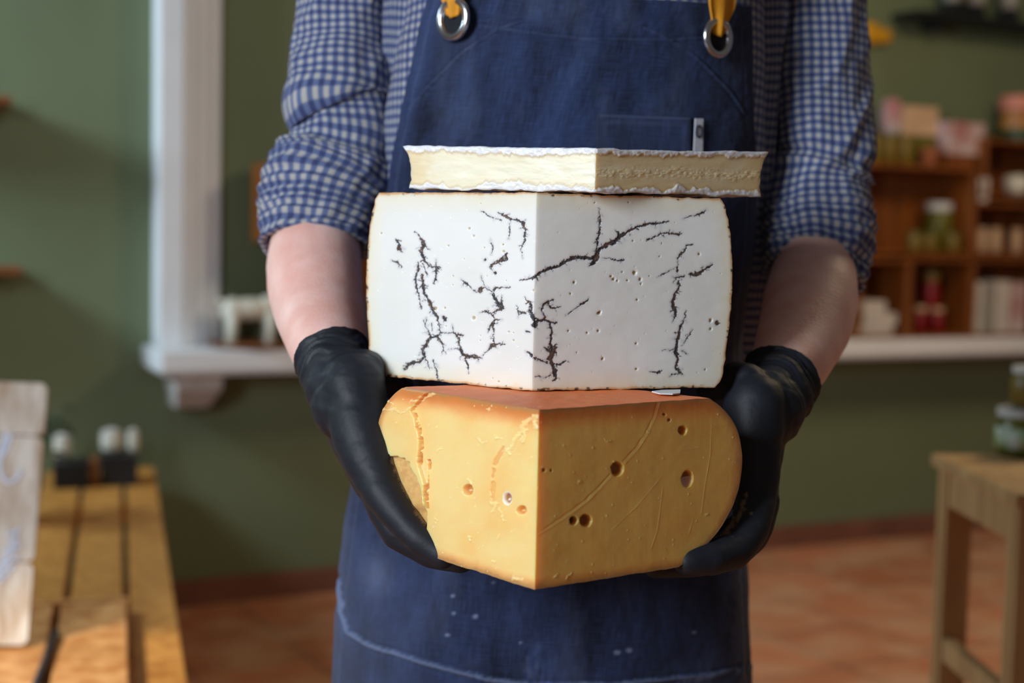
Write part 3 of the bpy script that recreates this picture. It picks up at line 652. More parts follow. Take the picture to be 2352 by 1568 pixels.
# ---- orange cheese -------------------------------------------------
apO = P(1228, 1355, 1.03)
O = Cheese(apO, .207, .1315, 51, 36, [(0, .68), (.03, .73), (.1, .82), (.2, .895), (.33, .96), (.46, .99), (.59, 1), (.70, .99), (.80, .965), (.88, .925), (.95, .87), (1, .81)], top_b=.0006, bot_b=.0008, bf=90, seed=3)
O.hk = 12; O.prep(.003, 14)
def ell(X, Y, cx, cy, rx, ry):
    return 1 - np.hypot((X - cx) / rx, (Y - cy) / ry)
def q8(x, y): return 850 + x / 2.6133, 850 + y / 2.6133
rsd = np.random.RandomState(11)
def paintO(side, X, Y, U, V, rad, edge):
    base = lin((255, 216, 148)) if side == 'L' else lin((250, 200, 112))  # lit left side and shaded right side put into the paste colour
    col = np.broadcast_to(base, X.shape + (3,)).copy()
    n1 = fbm(X / 60, Y / 60, 1, 4); n2 = fbm(X / 6, Y / 6, 2, 3); n3 = fbm(X / 14, Y / 200, 5, 4)
    col = lerpc(col, lin((246, 184, 96)), np.clip(.35 + n1, 0, 1) * .45)
    col = lerpc(col, lin((252, 214, 140)), np.clip(n3, 0, 1) * .25)
    disp = n1 * .0004 + n2 * .00002 + n3 * .00006
    # darker rind-side band
    bn = edge + fbm(X / 20, Y / 20, 8, 3) * .0018
    topb = (1 - V) * O.h + fbm(X / 16, Y / 16, 9, 3) * .0016
    col = lerpc(col, lin((222, 124, 58)), sst(.020, .003, topb) * .85)
    er = (1 - U) * rad.max() + fbm(X / 10, Y / 30, 51, 4) * .004
    col = lerpc(col, lin((206, 160, 112)), sst(.012, .004, er) * .6 * (.6 + .4 * sst(-.2, .2, fbm(X / 4, Y / 20, 52, 3)))); 
    col = lerpc(col, lin((205, 130, 66)), sst(.010, .001, bn) * .7)
    col = lerpc(col, lin((190, 140, 92)), sst(.0035, .0010, bn + fbm(X / 5, Y / 5, 4, 2) * .001) * .7)
    W = fbm(X / 9, Y / 9, 3, 3) * 3.5; W2 = fbm(X / 9, Y / 9, 13, 3) * 3.5
    def crumbs(polys, wcol, d, k=2.0, soft=4):
        nonlocal disp, col
        f = sst(-2.5, 1.5, polyfield(X + W * k, Y + W2 * k, [PX8(p) for p in polys]) + 3.5 * fbm(X / 4, Y / 4, 91, 3)) * (.75 + .35 * fbm(X / 5, Y / 5, 93, 2))
        d = d * .9
        disp = disp + d * f; col = lerpc(col, lin(wcol), f * .85); return f
    def groove(polys, wcol, d, k=1.0):
        nonlocal disp, col
        f = sst(-1.5, 2.0, polyfield(X + W * k, Y + W2 * k, [PX8(p) for p in polys]) + 2.2 * fbm(X / 9, Y / 16, 66, 4)); disp = disp - d * f; col = lerpc(col, lin(wcol), f * .6)
    def hole(cx, cy, rx, ry, dep, cc, rim=(250, 214, 150)):
        nonlocal disp, col
        x, y = q8(cx, cy); e = ell(X + W * .5, Y + W2 * .5, x, y, rx / 2.6133, ry / 2.6133)
        disp = disp - dep * np.sqrt(np.clip(1 - np.clip(1 - e, 0, 1) ** 2, 0, 1)) * (e > 0)
        col = lerpc(col, lin(rim), sst(-.30, -.04, e) * (e < 0) * .7); col = lerpc(col, lin(cc), sst(0, .25, e) * .85)
        return e
    if side == 'L':
        # chunk beyond the crack stands slightly proud, lower corner is broken away
        xc = np.interp(Y, [850 + v / 2.6133 for v in (60, 230, 290, 400, 500, 580, 700, 830, 1100)], [850 + v / 2.6133 for v in (420, 268, 290, 312, 312, 308, 348, 342, 342)]) + W * .5
        chunk = sst(1.5, -1.5, X - xc) * sst(850 + 860 / 2.6133, 850 + 800 / 2.6133, Y)
        disp = disp + .0034 * chunk * sst(0, 40, xc - X + 46)
        groove([[(268, 240, 2), (290, 290, 4), (300, 340, 6), (314, 400, 5), (316, 450, 4), (310, 500, 7), (306, 550, 8), (312, 585, 2)],
                [(350, 540, 12), (354, 575, 18), (350, 605, 3), (350, 650, 5), (348, 700, 9), (345, 760, 6), (348, 825, 3)]], (196, 118, 44), .005, 1.0)
        bx = np.interp(X, [850 + v / 2.6133 for v in (60, 150, 200, 250, 290, 320, 336)], [850 + v / 2.6133 for v in (480, 505, 522, 560, 620, 700, 820)]) + W2
        bx = bx + 3 * W2; low = sst(-2.5, 2.5, Y - bx) * sst(2.5, -2.5, X - (850 + 337 / 2.6133) - W * .5)
        disp = disp - .0045 * low; col = lerpc(col, lin((206, 152, 92)), low * (.6 + .3 * n2))
        crumbs([[(275, 190, 10), (320, 178, 12), (345, 150, 14), (385, 140, 22)], [(90, 240, 8), (160, 235, 10), (210, 255, 8), (265, 230, 8)]], (250, 212, 150), .0008)
        crumbs([[(1000, 280, 16), (940, 300, 22), (905, 370, 18), (860, 430, 16), (830, 490, 20)], [(1000, 300, 20), (995, 345, 14)], [(930, 360, 16), (915, 420, 14)], [(785, 835, 6), (800, 900, 8)], [(590, 1000, 10), (600, 1040, 8)], [(780, 990, 8), (770, 1010, 10)], [(400, 870, 4), (395, 910, 6)], [(430, 460, 4), (405, 490, 6)], [(760, 1150, 4), (730, 1140, 6)], [(590, 650, 8), (610, 680, 8)], [(120, 180, 10), (150, 200, 8)], [(960, 210, 26), (985, 214, 20)], [(700, 225, 10), (716, 232, 18)], [(640, 410, 5), (680, 440, 6)], [(860, 1250, 16), (905, 1255, 10)], [(720, 790, 14), (770, 800, 16), (740, 850, 12)], [(755, 405, 14), (790, 415, 8)]], (255, 224, 160), .0010)
        groove([[(800, 465, 16), (775, 510, 26), (750, 560, 30)], [(745, 600, 30), (735, 640, 24)]], (234, 170, 98), .0007)
        groove([[(740, 680, 30), (735, 740, 26), (740, 780, 18)]], (240, 180, 100), .0008)
        hole(587, 718, 33, 36, .007, (214, 148, 70)); hole(907, 838, 32, 28, .006, (222, 152, 70))
        e = hole(825, 768, 24, 36, .005, (176, 120, 96), rim=(250, 244, 240)); col = lerpc(col, lin((246, 240, 236)), ((e > -.12) & (e < .12)) * .8)
    else:
        groove([[(1730, 170, 3), (1700, 280, 3), (1650, 380, 4), (1590, 470, 4), (1520, 545, 5)], [(1440, 625, 4), (1380, 690, 5), (1290, 780, 7), (1180, 860, 6), (1080, 930, 5), (1010, 975, 2)]], (232, 182, 108), .0004, .3)
        f = sst(-1.5, .5, polyfield(X, Y, [PX8(p) for p in ([(1745, 175, 3), (1716, 285, 4), (1666, 388, 4), (1606, 480, 4), (1530, 560, 4)], [(1450, 640, 4), (1395, 700, 4), (1305, 790, 5), (1195, 872, 5), (1090, 942, 4), (1015, 985, 3)],
              [(2050, 330, 1), (2045, 500, 2), (2010, 700, 2), (1990, 860, 1)], [(1760, 700, 1), (1725, 960, 2), (1688, 1070, 1)], [(1750, 640, 1), (1600, 820, 2), (1450, 960, 1)], [(1940, 890, 1), (1915, 980, 2)], [(1980, 465, 1), (1860, 478, 2)])]))
        f = f * (.5 + .5 * sst(-.2, .3, fbm(X / 16, Y / 16, 71, 3))); disp = disp + .00022 * f; col = lerpc(col, lin((240, 198, 134)), f * .4)
        hole(1876, 360, 27, 30, .006, (200, 130, 50), rim=(214, 160, 84)); hole(1484, 592, 38, 44, .008, (176, 112, 50), rim=(214, 160, 84))
        e = hole(1906, 650, 36, 52, .008, (150, 82, 36), rim=(214, 160, 84))
        m = (e > .05) & ((X - q8(1906, 650)[0]) * .6 + (Y - q8(1906, 650)[1]) > 3); col = lerpc(col, lin((240, 220, 220)), m * .85)
        hole(1295, 902, 38, 38, .008, (176, 108, 40), rim=(214, 160, 84)); hole(1222, 902, 26, 27, .009, (120, 60, 16), rim=(225, 175, 110))
        for a in ((1765, 265, 11, 9), (1796, 297, 12, 12), (1045, 600, 12, 13), (1090, 602, 8, 8)): hole(*a, .002, (196, 130, 64), rim=(224, 176, 110))
        crumbs([[(1100, 1240, 4), (1125, 1225, 6)], [(1180, 1255, 12), (1210, 1230, 6)], [(1255, 675, 14), (1265, 672, 8)], [(1296, 640, 8)], [(1410, 415, 6), (1440, 425, 6)], [(2020, 862, 14), (2036, 858, 8)], [(1340, 468, 6)], [(2150, 230, 18), (2190, 280, 20), (2205, 330, 12)]], (236, 196, 140), .0006)
    # crystals
    for k in range(70):
        cx = rsd.uniform(X.min(), X.max()); cy = rsd.uniform(Y.min() + 20, Y.max() - 20); r_ = rsd.uniform(.7, 2.0)
        m = (abs(X - cx) < 4) & (abs(Y - cy) < 5)
        if m.any():
            e = sst(1.3, .5, np.hypot(X[m] - cx, (Y[m] - cy) / 1.5) / r_); col[m] = col[m] + (lin((255, 226, 172)) - col[m]) * e[:, None] * .7; disp[m] += e * .0003
    return disp, np.clip(col, 0, 1)
def shellO(L, A_, Rr, T_):
    x, y, z = L[..., 0], L[..., 1], L[..., 2]
    n = fbm(x * 120, y * 120, z * 120, 3); n2 = fbm(x * 25, y * 25, z * 25, 3)
    col = np.broadcast_to(lin((238, 118, 56)), x.shape + (3,)).copy()
    col = lerpc(col, lin((232, 148, 96)), np.clip(n * .8 + .2, 0, 1) * .5); col = lerpc(col, lin((206, 92, 40)), np.clip(n2, 0, 1) * .6)
    side = sst(.0, .1, T_) * sst(1, .9, T_); col = lerpc(col, lin((196, 150, 100)), side * .8)
    sp_ = sst(.55, .75, fbm(x * 300, y * 300, z * 300, 2)); col = lerpc(col, lin((236, 190, 160)), sp_ * .8)
    return n * .0008 + n2 * .001, col
mp_o = colmat('aged_yellow_cheese_paste', .36, .008, (1, .55, .18), .05, 500)
mr_o = colmat('orange_rind', .5, .002, (1, .5, .3), .4, 700, spec=.35)
build_cheese('orange_cheese_wedge', O, 'big orange yellow cheese wedge with round holes, bottom of the stack', [O.face('L', 330, 330, paintO), O.face('R', 400, 330, paintO)], O.shell(150, 70, 60, shellO), mp_o, mr_o)

# ---- white cheese with dark veins ----------------------------------
zO = apO[2] + O.h
r_ = ray(1222, 897); dM = (zO + .0009 - CAM[2]) / r_[2]; apM = CAM + r_ * dM
print('middle depth', dM)
hM = 451 * dM / FPX * 1.003
Mc = Cheese(apM, .180 * dM / 1.145, hM, 36, 21, [(0, .925), (.02, .945), (.06, .962), (.15, .975), (.3, .99), (.5, 1.0), (.65, .998), (.8, .982), (.9, .965), (.96, .95), (.985, .935), (1, .925)], top_b=.0011, bot_b=.0009, bf=150, seed=21)
Mc.prep(.007, 26)
veins = [
 [(355,300,2),(385,330,8),(402,358,22),(412,385,24),(395,415,22),(402,455,18),(415,480,12),(440,505,8),(460,522,6)], [(412,385,10),(445,412,4)],
 [(440,490,3),(462,515,8),(485,515,18),(510,518,6)], [(485,515,12),(486,560,7),(472,615,8)], [(487,465,2),(485,510,7)],
 [(375,490,8),(375,540,16),(360,580,10),(365,640,10),(375,680,7),(388,730,4),(390,762,14)],
 [(398,555,6),(405,600,16),(407,670,20),(430,710,16),(452,745,22),(470,790,20),(493,820,14),(500,870,10),(515,922,8)],
 [(405,500,6),(415,530,5),(430,570,3)],
 [(515,922,8),(490,940,10),(450,955,14),(425,985,16),(405,1020,22),(412,1065,16),(385,1100,14),(340,1105,14),(312,1118,20),(290,1142,14)],
 [(450,950,8),(440,920,8),(415,880,7),(427,828,4)], [(412,1065,12),(430,1095,8),(440,1142,6)], [(495,945,10),(520,985,12),(528,1020,8),(545,1050,2)],
 [(515,922,6),(560,922,5),(600,920,8),(620,950,10),(632,1010,10),(650,1050,20),(682,1068,26),(720,1065,18),(765,1075,5)], [(585,870,3),(592,918,7)], [(605,930,8),(650,938,4)],
 [(660,1060,12),(675,1110,9),(684,1165,2)], [(465,1085,7),(480,1130,6),(490,1180,5),(495,1232,2)],
 [(760,1070,2),(790,1040,4),(815,1015,10),(830,1000,26),(870,990,10),(908,990,2)], [(835,1000,10),(840,960,7),(838,920,5),(830,868,16),(845,845,10),(890,838,2)], [(830,868,12),(808,890,8),(802,915,3)],
 [(845,848,5),(820,800,9),(790,790,10),(750,797,3)], [(820,800,6),(860,785,14),(893,768,20),(888,735,14),(890,690,2)],
 [(890,760,22),(862,742,32),(845,712,16),(830,672,8),(790,640,6),(770,610,4),(764,570,2)], [(638,590,3),(665,612,9),(700,648,5),(738,665,4)],
 [(755,655,34)], [(760,648,14),(775,640,12)], [(835,660,12),(845,645,6),(935,640,5)], [(815,345,2),(835,390,4),(825,440,3)],
 [(905,462,36),(870,482,16),(830,500,14),(820,520,8)], [(785,472,18)], [(845,552,18)], [(915,440,20)],
 [(868,184,3),(905,200,10),(925,216,12),(970,232,8),(1015,240,22),(1030,290,12),(1025,350,8),(1008,400,6),(1018,462,1)],
 [(763,174,2),(820,207,7),(850,216,5),(890,232,2)], [(933,250,2),(938,300,6),(928,345,2)], [(240,350,6),(258,375,8),(262,408,26),(282,425,3)], [(213,478,6),(245,490,12),(272,518,3)],
 [(525,820,10),(540,838,22)], [(1030,700,2),(1062,740,14),(1065,790,28),(1090,840,14)], [(1110,850,18),(1090,872,34)], [(1035,800,8),(990,790,8),(980,755,3)], [(990,790,6),(990,825,3)], [(1040,908,12),(1060,915,8)],
 [(998,596,3),(1040,592,9),(1090,580,14),(1130,545,16),(1180,525,16),(1240,510,16),(1290,480,18),(1330,460,22),(1380,460,18),(1440,462,20),(1468,448,22),(1490,410,18),(1540,375,18),(1590,360,22),(1618,325,24),(1680,290,16),(1740,265,14),(1800,252,13),(1860,250,14),(1915,238,2)],
 [(1485,158,3),(1492,220,10),(1490,300,6),(1478,350,8),(1475,400,8),(1465,450,22)], [(1468,450,30),(1452,490,26),(1425,513,3)], [(1450,415,6),(1480,420,10)],
 [(1612,335,14),(1602,303,10)], [(1780,351,6),(1840,325,8),(1890,308,8),(1940,312,14),(1975,315,14),(1995,308,4)], [(2000,222,2),(2055,202,4)], [(2070,200,5),(2110,188,12),(2128,180,16),(2140,166,4)],
 [(2065,380,4),(2022,385,6),(2020,415,8),(1990,438,12),(1970,465,3)], [(1970,465,2),(1975,530,4)], [(1970,520,14),(1972,540,14)], [(2008,570,8),(1965,580,8),(1948,612,4)],
 [(1975,600,5),(1980,630,10),(1955,680,12),(1940,730,18),(1950,775,24),(1960,820,10),(1935,862,2)],
 [(2020,785,2),(2010,850,8),(1985,885,10),(1975,950,16),(1960,1000,16),(1962,1040,24),(1968,1090,16),(1958,1130,14),(1985,1165,18),(2005,1178,3)], [(1982,1170,8),(1930,1173,8)], [(1882,1028,2),(1955,1020,5)], [(1990,1030,4),(2035,1050,1)],
 [(2055,900,5),(2030,950,7),(1995,1000,2)], [(2042,560,5),(2085,562,34),(2105,558,22),(2135,525,10),(2172,512,12),(2185,500,3)], [(1798,1160,2),(1845,1167,7),(1872,1153,2)],
 [(1168,735,18),(1138,752,14),(1135,790,8),(1158,820,14),(1150,842,14),(1110,848,18),(1093,872,24)], [(1168,740,8),(1200,765,12),(1250,760,4)], [(1195,730,10),(1210,712,3)],
 [(1150,842,8),(1190,855,14),(1225,860,8)], [(1190,860,14),(1196,920,12),(1188,970,10),(1198,1020,26),(1188,1080,26),(1195,1115,16),(1215,1150,24),(1218,1210,2)], [(1150,1010,6),(1190,1040,20)], [(1222,1015,22),(1200,1050,22)],
 [(1195,1112,10),(1250,1110,10),(1280,1092,8)], [(1088,1072,8),(1130,1090,9),(1170,1102,14)], [(1035,1030,3),(1068,1055,22)], [(1165,1080,8),(1180,1080,20)], [(1230,990,3),(1205,1010,8)],
 [(1280,812,1),(1330,780,4),(1370,752,5),(1405,735,8),(1428,708,2)], [(1100,1187,3),(1120,1182,8),(1150,1192,4),(1185,1185,8)], [(1500,460,2),(1560,465,4),(1600,475,8),(1642,472,2)], [(1845,582,1),(1900,550,4),(1960,520,2)],
 [(2215,858,26)], [(560,1018,1),(625,1020,4)], [(405,840,3),(412,880,3)], [(455,860,2),(462,910,3)], [(300,1185,3)], [(1178,735,22)], [(190,1188,22),(205,1182,12)],
]
rgv = random.Random(4); twigs = []
for p in veins:
    for (x0, y0, w0), (x1, y1, w1) in zip(p[:-1], p[1:]):
        L = math.hypot(x1 - x0, y1 - y0)
        for k in range(int(L / 22)):
            u = rgv.random(); wv = w0 + (w1 - w0) * u
            if wv < 6: continue
            a = math.atan2(y1 - y0, x1 - x0) + rgv.choice((-1, 1)) * rgv.uniform(.5, 1.4); l_ = rgv.uniform(8, 20) + wv * .5
            xx, yy_ = x0 + (x1 - x0) * u, y0 + (y1 - y0) * u; a2 = a + rgv.uniform(-.6, .6)
            twigs.append([(xx, yy_, wv * .45), (xx + l_ * .6 * math.cos(a), yy_ + l_ * .6 * math.sin(a), 2.5), (xx + l_ * .6 * math.cos(a) + l_ * .6 * math.cos(a2), yy_ + l_ * .6 * math.sin(a) + l_ * .6 * math.sin(a2), .4)])
veins7 = [PX7(p) for p in veins + twigs]
pits = [(688,278,9),(715,325,8),(675,163,4),(757,125,5),(560,385,8),(780,395,6),(895,378,9),(716,829,15),(658,467,6),(590,572,6),(588,625,6),(960,965,8),(960,920,6),(148,310,8),(1335,608,11),(1310,678,8),(1485,800,14),(1490,790,12),(1575,590,13),(1560,572,10),(1705,550,17),(1740,590,12),(1630,545,7),(1480,908,10),(1300,907,9),(1415,918,8),(1720,718,9),(1715,985,9),(1510,1078,11),(1715,1143,9),(2100,435,10),(1860,450,7),(1695,355,7),(1460,120,7),(1665,120,8),(1870,370,6),(1795,570,6),(755,935,6),(755,965,5),(988,1072,5),(795,572,5),(2138,1145,8),(1350,1040,6),(900,420,10),(915,600,5),(830,1195,5),(868,1217,8),(480,770,14),(540,765,8),(1085,660,9),(2172,842,14),(2170,895,11),(1660,600,8),(1600,600,9),(545,880,6),(1745,620,8),(930,912,8)]
def paintM(side, X, Y, U, V, rad, edge):
    base = lin((232, 231, 226))
    col = np.broadcast_to(base, X.shape + (3,)).copy()
    n1 = fbm(X / 90, Y / 90, 1, 3); n2 = fbm(X / 5, Y / 5, 2, 3); nm = fbm(X / 26, Y / 18, 6, 4)
    col = lerpc(col, lin((240, 240, 238)), np.clip(.5 + n1, 0, 1) * .6)
    disp = nm * .00012 + n2 * .00002
    if side == 'R': disp = disp + fbm(X / 60, Y / 30, 12, 3) * .00022
    bn = edge + fbm(X / 22, Y / 22, 8, 3) * .003
    col = lerpc(col, lin((236, 228, 200)), sst(.020, .002, bn) * .5)
    col = lerpc(col, lin((230, 206, 160)), sst(.005, .001, bn) * .35)
    Wx = fbm(X / 3.2, Y / 3.2, 3, 3) * 2.6 + fbm(X / 11, Y / 11, 31, 2) * 2.4; Wy = fbm(X / 3.2, Y / 3.2, 13, 3) * 2.6 + fbm(X / 11, Y / 11, 33, 2) * 2.4
    f = polyfield(X + Wx, Y + Wy, veins7)
    halo = sst(-8, 0, f) ** 2 * .38; col = lerpc(col, lin((176, 176, 188)), halo)
    v = sst(-.8, .5, f + .05 + fbm(X / 2.2, Y / 2.2, 40, 2) * 1.1 + fbm(X / 12, Y / 12, 41, 2) * 1.2 * (f > -1.5))
    br = np.clip(.35 + fbm(X / 14, Y / 14, 50, 3) * 1.4, 0, 1)
    vc = lerpc(np.broadcast_to(lin((40, 38, 44)), X.shape + (3,)), lin((92, 62, 42)), br); vc = lerpc(vc, lin((120, 100, 84)), np.clip(fbm(X / 2.5, Y / 2.5, 60, 2), 0, 1) * .5)
    col = col + (vc - col) * (v * .95)[..., None]; disp = disp - v * .0004 + v * n2 * .0007
    for (a, b, r_) in pits + [(rsd.uniform(120, 2240), rsd.uniform(120, 1220), rsd.uniform(2.0, 4.5)) for _ in range(130)]:
        x = 820 + a / 2.6727; y = 420 + b / 2.6727; r_ = r_ / 2.6727 * .9
        m = (abs(X - x) < 12) & (abs(Y - y) < 12)
        if not m.any(): continue
        d = np.hypot(X[m] + Wx[m] * .45 - x, (Y[m] + Wy[m] * .45 - y)) / r_
        e = sst(1.1, .6, d); disp[m] -= e * .0005 * min(r_, 4) * .8
        if r_ > 1.6: col[m] = col[m] + (lin((196, 168, 96)) - col[m]) * (sst(.95, .5, d) * .75)[:, None]
        col[m] = np.minimum(col[m] * (1 + .05 * sst(1.8, 1.2, d) * (d > 1))[:, None], .95)
    col = lerpc(col, lin((224, 164, 100)), sst(.0022, .0006, bn * .35 + edge * .65) * .8)
    dk = sst(.2, .42, fbm(X / 9, Y / 9, 77, 3)) * sst(.0030, .0008, edge); col = lerpc(col, lin((60, 38, 26)), dk * .9)
    return disp, col
def shellM(L, A_, Rr, T_):
    x, y, z = L[..., 0], L[..., 1], L[..., 2]
    n = fbm(x * 90, y * 90, z * 90, 3); n2 = fbm(x * 260, y * 260, z * 260, 2)
    col = np.broadcast_to(lin((200, 146, 88)), x.shape + (3,)).copy(); col = lerpc(col, lin((70, 46, 32)), sst(.1, .45, n) * .85)
    return n * .0016 + n2 * .0005, col
mp_m = colmat('ivory_cheese_paste', .36, .006, (1, .93, .85), .05, 500)
mr_m = colmat('tan_cheese_rind', .6, .001, (1, .6, .4), .6, 500)
build_cheese('veined_cheese_wedge', Mc, 'white cheese wedge with dark truffle veins, middle of the stack', [Mc.face('L', 320, 350, paintM), Mc.face('R', 370, 350, paintM)], Mc.shell(150, 60, 50, shellM), mp_m, mr_m)
# paper scrap between the cheeses
q = hit_z(1530, 901, zO + .0015)
pc = [hit_z(a, b, zO + .002) for a, b in ((1497, 899), (1515, 904), (1545, 905), (1562, 903), (1563, 895), (1520, 896))]
mb = MB(); n_ = len(pc); mb.add([p - [0, 0, .0005] for p in pc] + [p + [0, 0, .0004] for p in pc], [list(range(n_)), list(range(n_, 2 * n_))[::-1]] + [[i, i + n_, (i + 1) % n_ + n_, (i + 1) % n_] for i in range(n_)])
tag(mb.build('paper_scrap', M['label']), 'thin white scrap of paper caught between the two lower cheeses', 'paper')

# ---- soft cheese with white rind -----------------------------------
dB = dM * 1.0 - .005
zB_ = apM[2] + hM + .0016
r_ = ray(1366, 447); dB = (zB_ - CAM[2]) / r_[2]
dB = dM - .012; apB = P(1366, 447, dB); apB[2] = max(apB[2], zB_)
hB = 101 * dB / FPX
Bc = Cheese(apB, .186, hB, 31, 34, [(0, .962), (.06, .962), (.2, .955), (.45, .955), (.7, .962), (.85, .978), (.94, .995), (1, 1.0)], tiltx=math.radians(1.2), top_b=.0012, bot_b=.0022, bf=85, seed=9,
            thick=lambda x, y: .10 * sst(.03, .16, x) + .05 * sst(.02, .14, -x))
Bc.prep(.006, 9)
def paintB(side, X, Y, U, V, rad, edge):
    n1 = fbm(X / 50, Y / 14, 1, 4); n2 = fbm(X / 4, Y / 4, 2, 3)
    col = np.broadcast_to(lin((240, 232, 206)) if side == 'L' else lin((236, 216, 170)), X.shape + (3,)).copy()  # R face cream is darker: its shade is mixed into the colour
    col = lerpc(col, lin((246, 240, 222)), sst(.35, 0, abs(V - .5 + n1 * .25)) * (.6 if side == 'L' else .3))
    col = lerpc(col, lin((230, 204, 150)), sst(.03, .005, (1 - U) * Bc.R + fbm(X / 12, Y / 12, 3, 2) * .006) * .6)
    disp = n1 * .0003 + n2 * .00002
    if side == 'R':
        chalk = sst(.16, .02, abs(V - .48 + .1 * fbm(X / 40, 1, 4, 2))) * sst(.0, .35, fbm(X / 7, Y / 3, 5, 4) + .12)
        col = lerpc(col, lin((246, 226, 180)), chalk * .7); disp = disp + chalk * .0004 + sst(.22, .0, abs(V - .48)) * fbm(X / 5, Y / 3, 15, 3) * .0003
    else:
        disp = disp + fbm(X / 40, Y / 20, 25, 3) * .0004
    wT = .10 + .06 * fbm(X / 30, 3, 6, 3) + .06 * fbm(X / 6, 1, 16, 3) + .10 * sst(900, 1350, X) * (side == 'L') * (1 - abs(X - 1180) / 260).clip(0, 1)
    wB = .09 + .13 * fbm(X / 40, 7, 26, 3) + .06 * fbm(X / 9, 2, 36, 3)
    wB = wB + .16 * np.exp(-((X - 1185) / 35) ** 2) + .12 * np.exp(-((X - 1560) / 22) ** 2) + .08 * np.exp(-((X - 1500) / 14) ** 2) + .08 * np.exp(-((X - 1620) / 18) ** 2)
    top = sst(-.03, .02, V - (1 - wT)); bot = sst(.03, -.02, V - wB)
    k = np.maximum(top, bot)
    col = lerpc(col, lin((202, 168, 120)), sst(.06, 0, np.minimum(abs(V - (1 - wT) + .03), abs(V - wB - .03))) * (1 - k) * .35)
    rc = lerpc(np.broadcast_to(lin((240, 240, 244)), X.shape + (3,)), lin((208, 206, 212)), np.clip(fbm(X / 9, Y / 4, 44, 3) + .2, 0, 1) * .6)
    col = col + (rc - col) * (k * .92)[..., None]
    disp = disp + k * (.0008 + .0009 * np.clip(fbm(X / 10, Y / 7, 55, 3), -.4, 1))
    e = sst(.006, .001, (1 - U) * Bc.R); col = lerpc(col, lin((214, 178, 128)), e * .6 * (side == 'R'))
    return disp, col
def shellB(L, A_, Rr, T_):
    x, y, z = L[..., 0], L[..., 1], L[..., 2]
    n = fbm(x * 70, y * 70, z * 70, 4); n2 = fbm(x * 300, y * 300, z * 300, 2)
    col = np.broadcast_to(lin((240, 240, 243)), x.shape + (3,)).copy(); col = lerpc(col, lin((206, 202, 200)), np.clip(n + .1, 0, 1) * .7)
    return n * .003 + n2 * .001, col
mp_b = colmat('soft_cheese_paste', .35, .006, (1, .8, .5), .08, 500)
mr_b = colmat('white_bloomy_rind', .85, .001, (1, .9, .8), .8, 700)
build_cheese('soft_cheese_wedge', Bc, 'flat creamy cheese wedge with white bloomy rind on top of the stack', [Bc.face('L', 420, 110, paintB), Bc.face('R', 400, 110, paintB)], Bc.shell(130, 26, 50, shellB), mp_b, mr_b)

# ================================================================== PERSON
PXC = P(1310, 700, 1.47)
person = empty('person', (PXC[0], PXC[1], 0), 'person in blue checked shirt, denim apron and black gloves holding three stacked cheeses', 'person')
def chainmesh(chains, voxel, smooth_it=8, rings=()):
    """chains: lists of (point, radius[, flat]) -> one continuous closed surface"""
    mb = MB()
    for ch in chains:
        for i, (p, r) in enumerate(ch):
            mb.ball(p, r, n=9)
            if i:
                p0, r0 = ch[i - 1]; p0 = np.array(p0); p1 = np.array(p); L = np.linalg.norm(p1 - p0)
                if L > 1e-5: mb.tube([p0, (p0 + p1) / 2, p1], [r0, (r0 + r) / 2, r], 18)
    me = bpy.data.meshes.new('tmp'); me.from_pydata(np.concatenate(mb.V).tolist(), [], mb.F)
    o = bpy.data.objects.new('tmp', me); COL.objects.link(o)
    m = o.modifiers.new('r', 'REMESH'); m.mode = 'VOXEL'; m.voxel_size = voxel
    m2 = o.modifiers.new('s', 'SMOOTH'); m2.iterations = smooth_it; m2.factor = .5
    dg = bpy.context.evaluated_depsgraph_get(); ev = o.evaluated_get(dg); em = bpy.data.meshes.new_from_object(ev)
    V = np.empty(len(em.vertices) * 3); em.vertices.foreach_get('co', V); V = V.reshape(-1, 3)
    N = np.empty(len(em.vertices) * 3); em.vertices.foreach_get('normal', N); N = N.reshape(-1, 3)
    F = [list(p.vertices) for p in em.polygons]
    bpy.data.objects.remove(o); bpy.data.meshes.remove(me); bpy.data.meshes.remove(em)
    return V, N, F
def pts(l, dr=0.0): return [(P(x, y, d), max(r + dr, .003)) for x, y, d, r in l]
# ---- hands as chains (pixel, depth, radius m)
HL = dict(  # hand under the bright side of the stack
    wrist=[(778, 860, 1.242, .030), (788, 895, 1.235, .031), (800, 930, 1.225, .033)],
    thumb=[(812, 880, 1.215, .024), (838, 852, 1.225, .0185), (862, 858, 1.255, .015), (893, 886, 1.275, .0125), (925, 892, 1.30, .011)],
    palm1=[(812, 880, 1.215, .0275), (820, 940, 1.205, .0265), (834, 1000, 1.195, .0265), (856, 1060, 1.183, .0245), (866, 1095, 1.176, .021)],
    palm2=[(800, 930, 1.24, .028), (828, 1010, 1.235, .026), (865, 1100, 1.23, .022)],
    palm3=[(812, 930, 1.26, .025), (842, 1020, 1.27, .025), (880, 1120, 1.275, .020)],
    index=[(858, 1070, 1.18, .0215), (884, 1135, 1.165, .0180), (925, 1195, 1.150, .0145), (968, 1240, 1.140, .0132), (1018, 1277, 1.132, .0105)],
    middle=[(865, 1100, 1.215, .0185), (885, 1165, 1.20, .0165), (915, 1222, 1.19, .0150), (985, 1268, 1.185, .0130), (1060, 1287, 1.175, .011)],
    ring=[(878, 1110, 1.255, .018), (900, 1180, 1.245, .0155), (935, 1238, 1.235, .014), (1010, 1262, 1.225, .0125), (1085, 1272, 1.22, .0105)],
    little=[(885, 1120, 1.29, .016), (910, 1180, 1.285, .0135), (950, 1225, 1.28, .012), (1010, 1240, 1.275, .011), (1060, 1246, 1.27, .0095)],
)
